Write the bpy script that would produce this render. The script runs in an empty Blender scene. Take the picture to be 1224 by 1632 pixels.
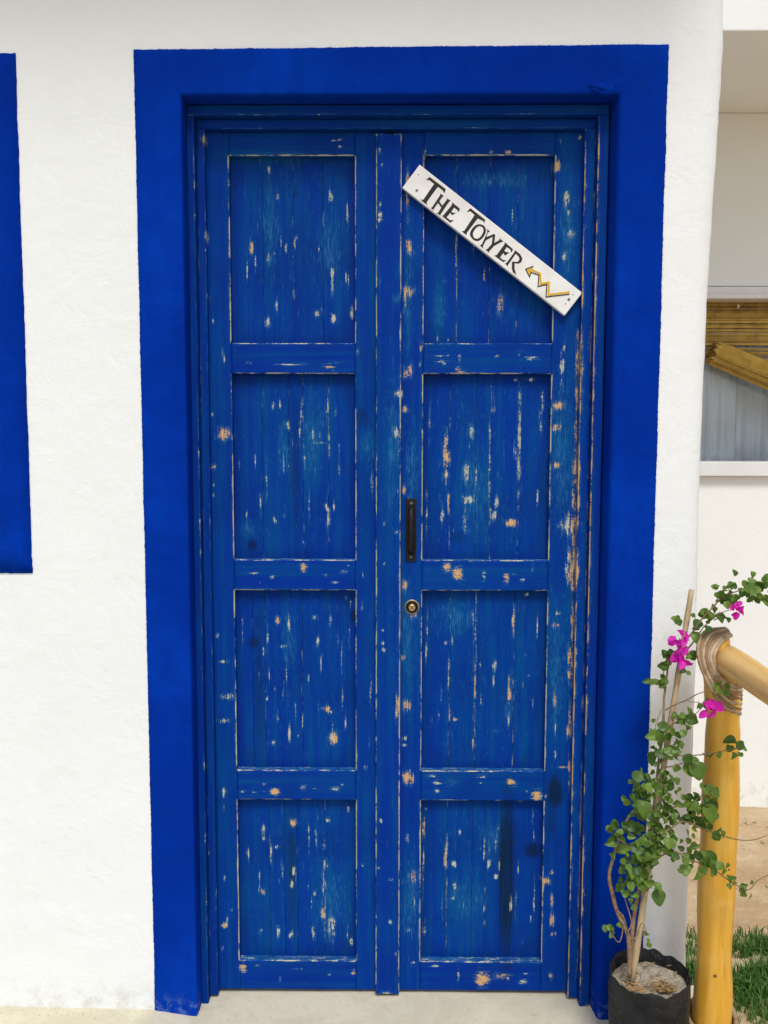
import bpy, bmesh, math, random
import numpy as np
from mathutils import Vector, Matrix, noise as mnoise

# ------------------------------------------------------------------ camera, sky, sun, exposure
scene = bpy.context.scene
R = math.radians
cam_data = bpy.data.cameras.new("camera")
cam = bpy.data.objects.new("camera", cam_data)
scene.collection.objects.link(cam)
cam.location = (0.0, -2.02, 1.42)
cam.rotation_euler = (R(90 - 5.0), R(-0.08), R(0.5))
cam_data.sensor_fit = 'VERTICAL'
cam_data.sensor_height = 24.0
cam_data.lens = 24.0 * 1402.0 / 1632.0
cam_data.clip_start = 0.05
cam_data.clip_end = 500
scene.camera = cam

SUN_EL, SUN_AZ = 57.0, 172.0      # azimuth clockwise from +Y (the wall faces -Y)
world = bpy.data.worlds.new("World")
scene.world = world
world.use_nodes = True
wn = world.node_tree.nodes
wl = world.node_tree.links
wn.clear()
sky = wn.new('ShaderNodeTexSky')
sky.sky_type = 'NISHITA'
sky.sun_disc = False
sky.sun_elevation = R(SUN_EL)
sky.sun_rotation = R(SUN_AZ)
sky.dust_density = 2.0
hs = wn.new('ShaderNodeHueSaturation')     # thin high cloud: a paler sky than a clear blue one
hs.inputs['Saturation'].default_value = 0.75
bg = wn.new('ShaderNodeBackground')
bg.inputs['Strength'].default_value = 0.10
wo = wn.new('ShaderNodeOutputWorld')
wl.new(sky.outputs[0], hs.inputs['Color'])
wl.new(hs.outputs[0], bg.inputs[0])
wl.new(bg.outputs[0], wo.inputs[0])

sun_data = bpy.data.lights.new("sun", 'SUN')
sun_data.energy = 1.5
sun_data.angle = R(17)
sun_data.color = (1.0, 0.985, 0.965)
sun = bpy.data.objects.new("sun", sun_data)
scene.collection.objects.link(sun)
az, el = R(SUN_AZ), R(SUN_EL)
sdir = Vector((math.sin(az) * math.cos(el), math.cos(az) * math.cos(el), math.sin(el)))
sun.rotation_euler = sdir.to_track_quat('Z', 'Y').to_euler()
sun.location = sdir * 20

scene.view_settings.view_transform = 'Standard'
scene.view_settings.look = 'None'
scene.view_settings.exposure = 0.58
scene.view_settings.gamma = 1.0
scene.view_settings.use_curve_mapping = False
scene.cycles.max_bounces = 8

random.seed(7)
SHADE_EAVE_Y = -0.50  # front edge of the added eave, sets how far the wall top is shaded

# ------------------------------------------------------------------ measured data (mm / m)
WEAR = """w -434 2099 4.8 12.2;c -432 1880 4.1 14.1;c -435 1847 2.8 6.4;c -431 1742 2.8 5.4;c -423 1688 4.3 6.5;c -402 1620 3.5 7.2;c -399 1598 4.2 9.0;w -333 1864 4.8 15.9;c -290 2044 4.1 13.9;c -270 1980 2.8 10.5;C -144 1983 6.4 12.3;C -106 1937 3.8 29.9;C -142 1789 4.9 30.2;C -141 1700 7.9 11.5;c -96 1712 5.7 16.1;C -299 1690 10.0 13.7;c -277 1718 4.9 17.9;t -289 1839 14.2 21.3;c -162 1923 3.5 15.8;c -174 1860 2.8 12.4;c -178 1709 7.2 7.2;c -167 1721 2.1 10.7;c -251 1860 2.8 12.4;c -264 1871 2.0 14.1;c -279 1850 4.3 5.3;c -295 1839 5.6 11.3;c -109 1791 2.5 14.2;w -148 1581 16.4 4.4;c -139 1572 6.6 2.9;c -245 1587 40.2 2.3;c -342 1590 7.3 2.2;c -136 1590 21.9 2.9;w -123 2104 7.1 3.5;c -122 2089 3.6 3.5;c -139 2101 5.3 2.1;c -29 2073 4.3 8.7;c -23 2042 2.1 5.2;c -28 1953 3.6 7.0;C -28 1930 5.7 7.0;c -29 1918 7.9 5.3;t -29 1778 4.3 10.7;d -228 1988 6.3 12.3;d -319 1793 4.9 16.0;c -81 1617 2.9 9.0;t -288 1920 20.4 106.0;t -145 1856 28.5 70.9;t -279 2067 107.4 10.8;w 75 2072 4.0 15.3;w 36 1982 4.4 61.6;w 38 1859 9.9 17.5;w 40 1757 12.0 11.8;w 30 1749 4.8 23.5;w 42 1574 12.1 13.9;w 68 1631 4.8 15.8;c 66 1586 3.2 7.2;t 18 1804 6.0 23.4;t 14 1738 10.0 11.8;w 230 2075 4.0 6.9;w 269 2075 7.9 3.8;W 384 2042 7.3 13.4;c 390 2100 2.5 6.8;c 406 1969 9.0 19.2;c 413 1939 8.0 8.5;c 416 1888 12.0 9.7;c 403 1838 7.3 9.7;w 435 2108 4.0 5.7;W 219 1800 3.7 13.7;w 257 1733 9.0 23.6;c 299 1920 2.5 9.7;c 152 1866 2.8 77.8;c 110 1651 4.0 9.9;c 134 1643 3.2 7.9;c 114 1607 10.0 2.4;c 130 1607 7.2 3.6;c 160 1603 4.9 9.9;w 248 1607 8.0 4.0;c 330 1603 16.1 5.6;c 302 1609 3.3 4.8;c 124 1588 5.6 3.2;w 163 1570 12.1 3.2;c 408 1627 5.0 11.9;c 405 1591 4.4 23.8;w 442 1611 4.7 39.6;t 410 1885 17.8 116.6;t 114 1730 16.2 59.0;t 231 2020 78.9 23.3;t 38 1749 12.1 118.1;W -402 1423 13.8 15.4;w -427 1343 5.5 8.4;c -428 1469 4.6 5.6;c -428 1299 3.6 7.0;c -428 1275 2.7 6.6;c -399 1600 3.5 10.1;c -402 1612 3.6 5.5;c -285 1490 4.0 11.6;c -269 1496 2.7 9.2;C -155 1485 4.0 27.7;c -135 1480 2.7 20.8;c -250 1439 4.0 13.9;t -260 1443 13.8 13.9;t -206 1439 8.3 11.6;c -222 1434 1.6 27.8;c -172 1401 18.6 2.8;c -190 1411 2.6 27.9;c -304 1308 2.3 37.5;c -154 1223 5.4 37.8;c -159 1247 4.6 9.4;c -211 1374 2.0 37.3;c -200 1252 2.1 28.3;c -286 1214 7.0 7.1;c -262 1224 4.6 5.7;c -140 1247 2.3 14.1;c -151 1397 2.1 37.2;D -340 1151 10.2 12.4;t -343 1191 18.6 19.0;d -231 1341 14.0 197.8;t -261 1378 13.6 37.3;c -48 1303 3.7 28.1;d -69 1462 16.2 27.8;t -58 1397 13.9 37.2;c 17 1517 11.6 9.2;c 12 1424 11.6 18.6;c 17 1387 7.0 27.9;t -15 1480 4.6 4.6;c 15 1289 3.7 7.0;c -18 1209 3.8 4.7;c 12 1190 3.8 7.1;c -17 1112 3.8 4.8;w 38 1567 11.6 13.8;w 31 1482 8.4 8.3;w 29 1289 4.7 11.7;w 31 1057 7.1 14.3;W -212 1100 8.4 10.5;c -290 1076 7.0 5.7;c -160 1080 5.6 3.3;c -115 1089 10.4 3.8;c -103 1105 4.7 2.9;c -330 1086 9.4 2.9;c -319 1063 3.3 2.4;c -137 1064 9.4 2.9;c -70 1086 3.7 9.5;c -390 1058 2.3 2.4;c -418 1062 2.3 2.4;t -190 1411 27.3 93.3;t 1 1387 14.0 140.3;W 131 1372 7.0 45.1;W 132 1327 6.8 8.5;w 139 1259 4.1 28.5;t 192 1428 11.4 22.5;c 192 1425 5.7 14.0;c 181 1327 10.3 25.5;C 187 1264 15.9 9.1;c 179 1213 5.8 22.8;w 245 1484 5.2 11.2;c 255 1327 4.0 8.5;c 255 1259 5.8 14.2;c 250 1225 10.3 11.4;W 294 1207 12.6 8.6;c 237 1366 3.9 113.2;c 240 1230 3.6 17.1;C 307 1394 5.0 135.6;c 301 1394 4.3 33.8;c 362 1495 6.0 27.9;c 358 1456 4.4 33.6;c 354 1264 2.6 22.7;c 333 1553 11.2 3.3;c 297 1553 4.5 5.6;c 91 1445 2.4 44.9;c 85 1236 2.4 57.1;c 122 1225 5.8 22.8;t 201 1281 34.9 102.6;d 160 1173 20.0 17.2;c 204 1315 2.5 34.0;W 134 1101 10.3 10.4;W 160 1087 12.6 13.8;W 278 1073 7.5 11.5;c 224 1081 5.8 12.7;c 341 1101 3.6 10.4;c 317 1070 6.9 4.6;c 297 1085 5.7 2.9;w 157 1576 6.8 10.0;c 121 1595 16.8 3.4;w 396 1489 15.9 11.2;w 391 1438 11.4 9.0;w 394 1350 9.1 7.9;t 392 1383 8.2 22.5;t 403 1366 24.9 141.5;w 439 1349 5.7 67.8;w 432 1207 15.2 28.5;c 417 1202 14.4 14.3;w 441 1110 7.9 63.4;c 429 1121 8.6 34.5;w 438 1270 5.9 45.5;c 403 1583 6.1 33.2;c 403 1550 5.9 16.7;w 442 1589 6.5 49.8;w 404 989 8.6 4.6;w 399 960 8.7 7.0;t 48 1338 17.2 113.5;w -279 965 7.5 10.8;c -251 958 4.9 21.6;c -269 901 11.9 3.9;c -181 915 5.0 15.2;c -187 973 8.4 6.5;c -150 967 2.8 25.9;c -259 837 3.2 19.6;c -305 924 3.9 26.0;c -316 880 2.2 26.1;c -122 872 2.3 43.5;c -120 771 2.4 26.3;c -113 714 2.0 26.4;w -161 743 15.0 7.9;c -149 736 4.2 8.8;W -143 668 10.2 15.4;C -253 683 3.6 26.5;c -280 719 3.2 17.6;c -237 725 3.3 8.8;c -220 710 1.5 22.0;t -261 872 8.4 8.7;c -309 769 5.1 6.1;t -219 793 5.0 17.5;c -293 657 6.0 6.2;c -366 941 2.9 34.6;t -252 924 16.4 65.0;c -111 1023 2.1 6.4;c -100 1001 2.1 12.9;D -339 911 12.6 13.0;D -93 978 7.6 15.1;d -328 811 15.0 229.1;c -426 931 6.7 6.9;c -403 780 17.0 8.7;c -411 718 12.8 6.6;c -410 867 12.7 4.3;c -71 1003 3.3 12.9;c -50 793 3.3 35.0;c -55 670 3.4 17.7;c -63 602 4.3 8.0;c -20 950 5.9 3.4;c -20 919 5.1 6.5;c -18 902 5.1 4.3;w 15 750 6.0 35.1;w 14 776 3.4 8.7;c -17 1112 3.4 4.3;w 36 754 6.4 17.5;w 27 878 6.0 6.1;c -368 539 6.0 4.5;W -288 539 12.0 8.9;c -217 548 7.7 7.1;c -191 547 10.8 2.2;c -316 557 6.0 3.6;c -340 537 6.5 2.7;c -314 539 4.3 2.2;c -122 557 3.4 2.2;c -137 546 10.8 6.7;C -414 534 5.9 11.2;c 134 911 6.6 6.7;c 150 922 2.6 21.0;c 141 838 2.7 46.5;w 145 727 3.9 25.6;w 162 718 6.7 5.1;c 101 715 4.2 23.5;c 118 725 3.4 10.6;c 88 930 2.3 63.0;c 86 888 1.7 25.3;w 207 939 2.5 50.3;w 207 804 2.7 84.9;w 204 723 4.2 8.5;w 204 663 3.9 17.1;w 300 960 3.4 41.8;w 292 791 4.5 33.9;c 292 715 3.5 17.0;c 254 855 6.3 14.7;t 187 972 16.6 20.9;c 330 1032 7.4 4.2;c 332 882 3.3 3.4;c 339 829 2.5 2.5;c 310 787 2.5 2.5;t 259 689 8.4 4.3;t 158 972 49.7 41.8;t 292 762 13.2 63.8;w 401 960 8.3 5.8;c 404 991 5.8 4.2;w 401 770 4.1 25.5;c 403 702 3.6 17.1;c 404 638 4.3 10.7;w 433 1084 8.7 29.0;c 423 1101 6.1 20.7;w 433 888 7.0 25.2;w 436 834 4.5 21.1;w 436 694 6.1 17.1;w 427 605 12.6 3.4;D 405 544 15.2 34.6;W 32 1059 6.6 11.6;w 28 879 6.6 5.9;w 39 757 10.4 16.1;c 33 676 8.3 5.1;c 33 659 7.5 4.3;W 43 575 12.6 17.2;w 14 761 5.0 34.0;w 51 992 17.3 17.5;c 104 581 11.7 4.3;c 114 562 10.5 6.9;c 114 543 6.7 6.0;c 223 580 14.7 4.3;c 222 564 3.4 2.6;W 298 565 11.0 9.5;W 361 530 11.9 15.1;t 150 565 16.8 12.9;c 382 531 6.7 4.3;c 336 543 3.4 3.4;t 402 846 23.4 169.7;t 39 930 16.7 126.4;C -159 455 6.9 9.9;w -246 448 9.4 11.2;c -320 432 5.8 18.0;c -320 409 4.2 9.0;c -302 373 2.3 22.6;c -288 387 6.0 5.4;w -168 387 3.8 9.9;c -167 342 3.0 13.6;c -159 342 1.6 13.6;c -171 283 3.6 41.0;W -171 215 6.0 16.0;w -322 270 6.9 10.0;c -333 271 2.5 11.4;c -245 324 5.1 13.6;c -250 287 6.0 13.6;c -193 262 6.1 6.8;c -208 283 3.4 9.1;c -286 161 6.8 18.4;c -328 166 6.9 7.3;c -196 164 7.8 18.4;c -150 173 13.0 27.5;c -100 141 5.2 11.5;c -107 486 3.4 13.4;c -251 155 10.8 13.8;d -249 315 15.4 206.0;C -414 537 5.9 12.5;c -415 495 2.4 11.2;c -416 312 4.2 10.0;W -418 191 7.8 7.3;c -411 209 4.2 11.4;c -425 131 4.3 7.4;c -399 232 4.3 5.5;c -63 602 6.0 7.1;c -71 351 4.3 5.4;c -25 473 6.1 6.3;c -29 351 6.1 3.6;c -1 321 6.1 5.4;c -1 211 5.2 5.5;c -36 142 3.5 3.7;c 12 128 3.5 5.5;c -10 22 13.2 6.4;W -373 78 9.5 10.2;c -338 85 7.0 2.7;c -279 51 3.4 9.3;w -94 68 6.1 9.2;c -155 63 5.3 4.6;c -234 76 13.2 2.3;t -154 247 34.5 91.5;w 82 433 4.0 31.5;w 88 487 2.2 6.3;c 82 329 2.3 49.9;w 138 357 4.5 27.1;c 141 393 2.3 27.1;c 141 284 1.9 36.4;c 173 429 4.4 9.9;C 159 345 7.0 8.1;c 162 289 6.2 18.2;c 155 254 5.3 4.5;c 235 384 2.9 31.6;C 247 343 4.9 12.7;C 265 312 6.1 6.3;c 237 284 2.0 27.3;c 236 230 2.8 16.0;c 238 189 2.7 9.2;c 270 442 2.3 9.0;c 264 407 3.6 18.0;w 303 234 4.1 18.2;c 355 474 3.4 24.6;c 362 257 2.5 54.7;c 355 203 2.4 13.7;c 86 170 6.2 18.3;w 323 512 6.1 5.3;t 289 250 8.8 9.1;t 253 406 26.5 54.0;t 189 248 44.0 45.5;D 291 312 17.9 196.4;D 359 382 19.7 18.0;w 40 574 10.8 8.9;c 41 419 7.0 11.2;w 56 320 10.9 15.8;c 58 256 4.4 27.4;c 45 181 7.9 9.1;t 50 270 22.1 114.3;W 386 312 10.6 9.0;w 402 335 6.2 7.2;w 402 262 5.5 18.2;W 405 207 6.4 20.6;w 408 175 8.8 6.4;c 383 530 6.1 4.4;D 405 534 17.7 31.2;d 399 474 13.8 53.8;w 403 63 4.5 10.2;W 232 53 16.8 16.1;w 278 62 22.0 7.3;w 296 58 5.3 6.5;c 171 64 3.6 18.5;c 109 87 13.2 3.6;c 340 69 5.3 3.7;c 335 46 11.1 7.4;c 59 96 7.9 2.7;W 485 7 9.9 10.2"""
SIGN = (0.2350, 1.8709, 0.4794, 0.0659, -37.35)  # centre x, z, length, width, tilt
LETTERS = [
[(-206.5, 14.3), (-204.4, 24.6), (-159.0, 25.9), (-156.5, 23.2), (-155.1, 15.9), (-160.3, 18.9), (-174.1, 19.3), (-175.8, 17.6), (-175.1, -24.3), (-169.8, -28.2), (-181.8, -29.3), (-190.4, -27.8), (-184.7, -25.4), (-186.4, 18.7), (-200.7, 18.7)] ,
[(-162.2, 10.2), (-151.6, 11.0), (-153.4, 7.5), (-152.9, -5.2), (-141.6, -8.3), (-141.2, 8.7), (-143.5, 10.6), (-132.7, 12.2), (-134.2, 8.2), (-132.6, -26.9), (-130.6, -29.1), (-141.0, -29.7), (-139.2, -26.1), (-140.7, -13.4), (-153.2, -9.9), (-152.9, -26.3), (-151.4, -28.8), (-159.2, -28.9), (-158.0, -25.1), (-159.9, 7.6)] ,
[(-128.2, 11.3), (-105.2, 10.6), (-103.4, 8.3), (-102.6, 2.3), (-107.7, 5.0), (-117.0, 4.5), (-116.6, -6.8), (-112.5, -6.2), (-109.1, -4.8), (-106.1, -1.8), (-110.2, -12.1), (-116.6, -9.7), (-117.5, -23.5), (-106.8, -23.4), (-100.1, -18.4), (-103.2, -28.0), (-127.6, -27.5), (-126.2, -23.5), (-124.7, 6.7)] ,
[(-87.9, 14.7), (-86.2, 26.4), (-43.0, 26.3), (-39.0, 18.9), (-44.2, 21.4), (-58.5, 18.5), (-58.5, -23.2), (-55.4, -27.2), (-70.3, -27.3), (-66.0, -23.2), (-69.0, 20.2), (-81.9, 20.9)] ,
[(-26.4, 12.4), (-17.2, 12.2), (-20.0, 8.4), (-16.8, -2.8), (-6.2, 14.1), (-3.4, 13.8), (6.4, -2.1), (12.0, 11.0), (8.2, 13.7), (21.2, 13.1), (17.8, 8.9), (10.4, -7.2), (8.4, -23.9), (9.9, -26.9), (-0.3, -26.5), (2.1, -22.2), (3.3, -7.7), (-5.6, 6.5), (-12.8, -9.4), (-10.2, -23.5), (-7.0, -27.6), (-17.6, -26.7), (-14.7, -23.0), (-18.7, -5.0), (-21.2, 6.7)] ,
[(24.6, 14.1), (49.6, 12.9), (51.0, 10.0), (50.7, 4.1), (46.2, 8.7), (34.9, 8.2), (35.7, -2.4), (41.0, -1.7), (47.5, 1.7), (44.0, -9.8), (37.3, -6.9), (37.0, -20.0), (47.2, -20.3), (53.4, -16.5), (50.0, -23.9), (24.2, -24.9), (27.6, -20.7), (27.2, 9.6)] ,
[(54.6, 14.0), (70.3, 14.1), (80.2, 9.5), (83.1, 2.0), (80.4, -5.2), (72.3, -9.8), (80.0, -19.7), (91.9, -28.5), (81.7, -28.2), (74.0, -22.6), (65.4, -10.6), (76.6, -2.6), (76.0, 4.7), (69.9, 8.2), (61.3, 8.9), (62.5, -21.7), (64.3, -25.2), (54.7, -23.5), (57.1, -20.1), (56.4, 8.4)] ,
]
RING_O = [[(-46.1, 11.1), (-36.9, 14.1), (-27.7, 9.8), (-23.0, 0.5), (-22.5, -11.9), (-26.5, -21.7), (-36.6, -25.8), (-47.8, -23.1), (-53.1, -16.7), (-54.4, -7.2), (-52.4, 4.2)], [(-43.4, 7.6), (-36.0, 9.1), (-30.7, 4.4), (-28.1, -4.1), (-28.4, -14.0), (-32.8, -20.0), (-38.5, -21.2), (-43.9, -18.5), (-47.2, -13.0), (-48.3, -4.2), (-46.9, 3.6)]]
ARROW_DARK = [(111.2, 11.2), (101.5, -5.1), (119.5, -13.2), (115.8, -3.1), (134.4, 2.9), (148.8, -18.6), (162.3, -2.7), (178.3, -26.3), (218.3, 12.2)]
ARROW_YELLOW = [(109.7, -2.9), (113.3, 2.2), (134.6, 7.4), (150.0, -10.1), (163.2, 4.2), (180.0, -18.8), (215.0, 15.9)]
ARROW_HEAD = [(103.2, -5.1), (112.8, 9.2), (115.9, 4.2), (114.3, -2.7), (117.3, -10.9)]
SCREWS = [(-209.4, -17.6), (-227.9, 13.3), (224.4, 1.4), (225.4, 16.0), (224.1, -11.1)]
STEMS = [
([(0.525, -0.18, 0.237), (0.522, -0.178, 0.3), (0.516, -0.176, 0.339), (0.495, -0.173, 0.384), (0.482, -0.171, 0.426), (0.479, -0.169, 0.465), (0.489, -0.167, 0.506), (0.501, -0.164, 0.548), (0.519, -0.162, 0.592), (0.554, -0.16, 0.631)], 0.0065, 0.0035) ,
([(0.539, -0.165, 0.231), (0.535, -0.16, 0.304), (0.54, -0.155, 0.359), (0.549, -0.15, 0.415), (0.562, -0.145, 0.499), (0.578, -0.14, 0.597), (0.588, -0.135, 0.68), (0.598, -0.13, 0.778), (0.602, -0.125, 0.847), (0.605, -0.12, 0.902), (0.612, -0.115, 0.929), (0.637, -0.11, 0.949)], 0.006, 0.002) ,
([(0.516, -0.19, 0.344), (0.521, -0.193, 0.367), (0.509, -0.197, 0.411), (0.501, -0.2, 0.434)], 0.002, 0.001) ,
([(0.526, -0.18, 0.316), (0.538, -0.187, 0.335), (0.546, -0.193, 0.367), (0.557, -0.2, 0.342)], 0.0015, 0.001) ,
([(0.509, -0.18, 0.359), (0.5, -0.187, 0.327), (0.491, -0.193, 0.324), (0.479, -0.2, 0.346)], 0.0015, 0.001) ,
([(0.493, -0.18, 0.388), (0.507, -0.18, 0.371), (0.519, -0.18, 0.33)], 0.0025, 0.002) ,
([(0.602, -0.13, 0.82), (0.621, -0.147, 0.837), (0.635, -0.165, 0.851), (0.649, -0.183, 0.87), (0.672, -0.2, 0.886)], 0.002, 0.0012) ,
([(0.603, -0.13, 0.778), (0.623, -0.145, 0.797), (0.638, -0.16, 0.809), (0.65, -0.175, 0.824), (0.66, -0.19, 0.845)], 0.002, 0.001) ,
([(0.636, -0.17, 0.852), (0.659, -0.185, 0.852), (0.67, -0.2, 0.845)], 0.0012, 0.0008) ,
([(0.593, -0.14, 0.708), (0.621, -0.156, 0.725), (0.65, -0.172, 0.733), (0.677, -0.188, 0.743), (0.704, -0.204, 0.756), (0.728, -0.22, 0.768)], 0.002, 0.0012) ,
([(0.59, -0.15, 0.698), (0.614, -0.16, 0.704), (0.631, -0.17, 0.714), (0.647, -0.18, 0.718)], 0.002, 0.001) ,
([(0.573, -0.17, 0.582), (0.598, -0.176, 0.61), (0.622, -0.182, 0.627), (0.647, -0.188, 0.635), (0.671, -0.194, 0.655), (0.689, -0.2, 0.637)], 0.0025, 0.001) ,
([(0.564, -0.18, 0.558), (0.595, -0.189, 0.574), (0.625, -0.197, 0.597), (0.656, -0.206, 0.59), (0.686, -0.214, 0.582), (0.723, -0.223, 0.571), (0.759, -0.231, 0.572), (0.789, -0.24, 0.588)], 0.0025, 0.001) ,
([(0.552, -0.18, 0.485), (0.577, -0.187, 0.508), (0.608, -0.194, 0.53), (0.637, -0.201, 0.515), (0.657, -0.208, 0.51), (0.688, -0.215, 0.499), (0.71, -0.222, 0.484), (0.737, -0.229, 0.469), (0.757, -0.236, 0.466), (0.77, -0.243, 0.49), (0.788, -0.25, 0.507)], 0.0025, 0.001) ,
([(0.62, -0.1, 0.925), (0.642, -0.113, 0.966), (0.658, -0.125, 0.994), (0.669, -0.137, 1.018), (0.692, -0.15, 1.054), (0.709, -0.163, 1.077), (0.737, -0.175, 1.093), (0.765, -0.188, 1.098), (0.783, -0.2, 1.078)], 0.0028, 0.0012) ,
([(0.65, -0.1, 0.939), (0.667, -0.12, 0.978), (0.679, -0.14, 1.01), (0.705, -0.16, 1.043), (0.726, -0.18, 1.056)], 0.002, 0.001) ,
([(0.602, -0.12, 0.86), (0.596, -0.12, 0.881), (0.603, -0.12, 0.916), (0.613, -0.12, 0.933)], 0.0015, 0.001) ,
([(0.59, -0.14, 0.824), (0.579, -0.145, 0.797), (0.573, -0.15, 0.778)], 0.0012, 0.0008) ,
([(0.543, -0.18, 0.402), (0.55, -0.2, 0.449), (0.561, -0.22, 0.469)], 0.0018, 0.001) ,
([(0.527, -0.18, 0.53), (0.505, -0.2, 0.547), (0.479, -0.22, 0.57)], 0.0018, 0.001) ,
]
CLUSTERS = [(0.696, -0.14, 1.039, 8, 0.026), (0.686, -0.12, 1.018, 5, 0.02), (0.717, -0.16, 1.084, 7, 0.023), (0.742, -0.18, 1.097, 8, 0.023), (0.764, -0.19, 1.096, 9, 0.026), (0.777, -0.2, 1.082, 5, 0.017), (0.729, -0.17, 1.069, 3, 0.014), (0.628, -0.11, 1.019, 3, 0.012), (0.674, -0.11, 0.998, 2, 0.012), (0.588, -0.13, 0.884, 5, 0.017), (0.603, -0.12, 0.919, 4, 0.017), (0.642, -0.12, 0.909, 1, 0.003), (0.651, -0.12, 0.948, 1, 0.003), (0.613, -0.12, 0.941, 3, 0.014), (0.663, -0.18, 0.853, 2, 0.009), (0.691, -0.2, 0.886, 4, 0.014), (0.574, -0.15, 0.792, 2, 0.012), (0.57, -0.15, 0.774, 2, 0.009), (0.631, -0.17, 0.806, 5, 0.017), (0.608, -0.16, 0.76, 7, 0.026), (0.623, -0.17, 0.729, 4, 0.02), (0.593, -0.16, 0.723, 5, 0.023), (0.569, -0.15, 0.719, 2, 0.009), (0.69, -0.2, 0.741, 2, 0.007), (0.728, -0.22, 0.763, 3, 0.012), (0.557, -0.17, 0.677, 9, 0.029), (0.594, -0.16, 0.68, 8, 0.026), (0.538, -0.19, 0.665, 8, 0.026), (0.605, -0.17, 0.649, 6, 0.026), (0.532, -0.19, 0.63, 8, 0.026), (0.562, -0.18, 0.621, 6, 0.023), (0.59, -0.18, 0.6, 7, 0.029), (0.62, -0.19, 0.626, 7, 0.026), (0.649, -0.2, 0.637, 5, 0.02), (0.676, -0.2, 0.63, 5, 0.02), (0.675, -0.2, 0.661, 3, 0.012), (0.481, -0.2, 0.581, 4, 0.017), (0.484, -0.2, 0.556, 2, 0.012), (0.614, -0.19, 0.577, 9, 0.032), (0.588, -0.19, 0.556, 6, 0.023), (0.658, -0.2, 0.589, 4, 0.02), (0.688, -0.21, 0.58, 5, 0.017), (0.518, -0.2, 0.565, 8, 0.026), (0.557, -0.18, 0.555, 6, 0.023), (0.565, -0.18, 0.527, 11, 0.032), (0.519, -0.2, 0.516, 9, 0.029), (0.585, -0.2, 0.54, 7, 0.026), (0.552, -0.18, 0.488, 7, 0.029), (0.509, -0.21, 0.533, 4, 0.017), (0.53, -0.19, 0.462, 6, 0.026), (0.5, -0.2, 0.455, 4, 0.02), (0.557, -0.2, 0.453, 4, 0.017), (0.521, -0.2, 0.434, 3, 0.014), (0.626, -0.2, 0.519, 5, 0.02), (0.649, -0.21, 0.538, 3, 0.017), (0.66, -0.22, 0.508, 3, 0.014), (0.686, -0.22, 0.511, 4, 0.017), (0.706, -0.23, 0.493, 3, 0.017), (0.723, -0.23, 0.475, 4, 0.017), (0.746, -0.24, 0.464, 2, 0.009), (0.764, -0.25, 0.48, 3, 0.017), (0.538, -0.19, 0.401, 2, 0.012), (0.485, -0.2, 0.356, 3, 0.017), (0.554, -0.21, 0.341, 4, 0.017)]
BIG_LEAVES = [(0.638, -0.17, 0.703), (0.654, -0.18, 0.709), (0.572, -0.2, 0.432), (0.673, -0.2, 0.519), (0.529, -0.21, 0.632), (0.665, -0.21, 0.625)]
FLOWERS = [(0.625, -0.14, 0.974), (0.626, -0.14, 0.941), (0.68, -0.2, 0.847), (0.727, -0.19, 1.053)]

# ------------------------------------------------------------------ helpers
COL = scene.collection

def link(o, parent=None, label=None, cat=None, group=None, kind=None):
    COL.objects.link(o)
    if parent: o.parent = parent
    if label: o['label'] = label
    if cat: o['category'] = cat
    if group: o['group'] = group
    if kind: o['kind'] = kind
    return o

def empty(name, loc, label, cat, group=None):
    o = bpy.data.objects.new(name, None)
    o.empty_display_size = 0.05
    o.location = loc
    return link(o, None, label, cat, group)

def mesh_obj(name, verts, faces, mat, parent=None, origin=(0, 0, 0), smooth=False, **kw):
    """verts in world metres; origin is the parent's location"""
    me = bpy.data.meshes.new(name)
    ox, oy, oz = origin
    me.from_pydata([(v[0] - ox, v[1] - oy, v[2] - oz) for v in verts], [], faces)
    mats = mat if isinstance(mat, (list, tuple)) else [mat]
    for m in mats: me.materials.append(m)
    if smooth: me.polygons.foreach_set('use_smooth', [True] * len(me.polygons))
    me.update()
    o = bpy.data.objects.new(name, me)
    if parent is None: o.location = origin
    return link(o, parent, **kw)

def bm_obj(name, bm, mat, parent=None, origin=(0, 0, 0), smooth=False, **kw):
    bmesh.ops.translate(bm, verts=bm.verts, vec=(-origin[0], -origin[1], -origin[2]))
    me = bpy.data.meshes.new(name)
    bm.to_mesh(me); bm.free()
    mats = mat if isinstance(mat, (list, tuple)) else [mat]
    for m in mats: me.materials.append(m)
    if smooth: me.polygons.foreach_set('use_smooth', [True] * len(me.polygons))
    o = bpy.data.objects.new(name, me)
    if parent is None: o.location = origin
    return link(o, parent, **kw)

def box(bm, x0, x1, y0, y1, z0, z1, bevel=0.0, seg=2):
    vs = [bm.verts.new((x, y, z)) for x in (x0, x1) for y in (y0, y1) for z in (z0, z1)]
    idx = [(0, 1, 3, 2), (4, 6, 7, 5), (0, 4, 5, 1), (2, 3, 7, 6), (0, 2, 6, 4), (1, 5, 7, 3)]
    fs = [bm.faces.new([vs[i] for i in f]) for f in idx]
    if bevel:
        es = list({e for f in fs for e in f.edges})
        bmesh.ops.bevel(bm, geom=es, offset=bevel, segments=seg, affect='EDGES', profile=0.6)

def spline(pts, n):
    """Catmull-Rom through pts, n samples per span"""
    P = [Vector(p) for p in pts]
    Q = [P[0] * 2 - P[1]] + P + [P[-1] * 2 - P[-2]]
    out = []
    for i in range(1, len(Q) - 2):
        for k in range(n):
            t = k / n
            a, b, c, d = Q[i - 1], Q[i], Q[i + 1], Q[i + 2]
            out.append(0.5 * ((2 * b) + (c - a) * t + (2 * a - 5 * b + 4 * c - d) * t * t + (3 * b - a - 3 * c + d) * t ** 3))
    out.append(P[-1])
    return out

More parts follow.
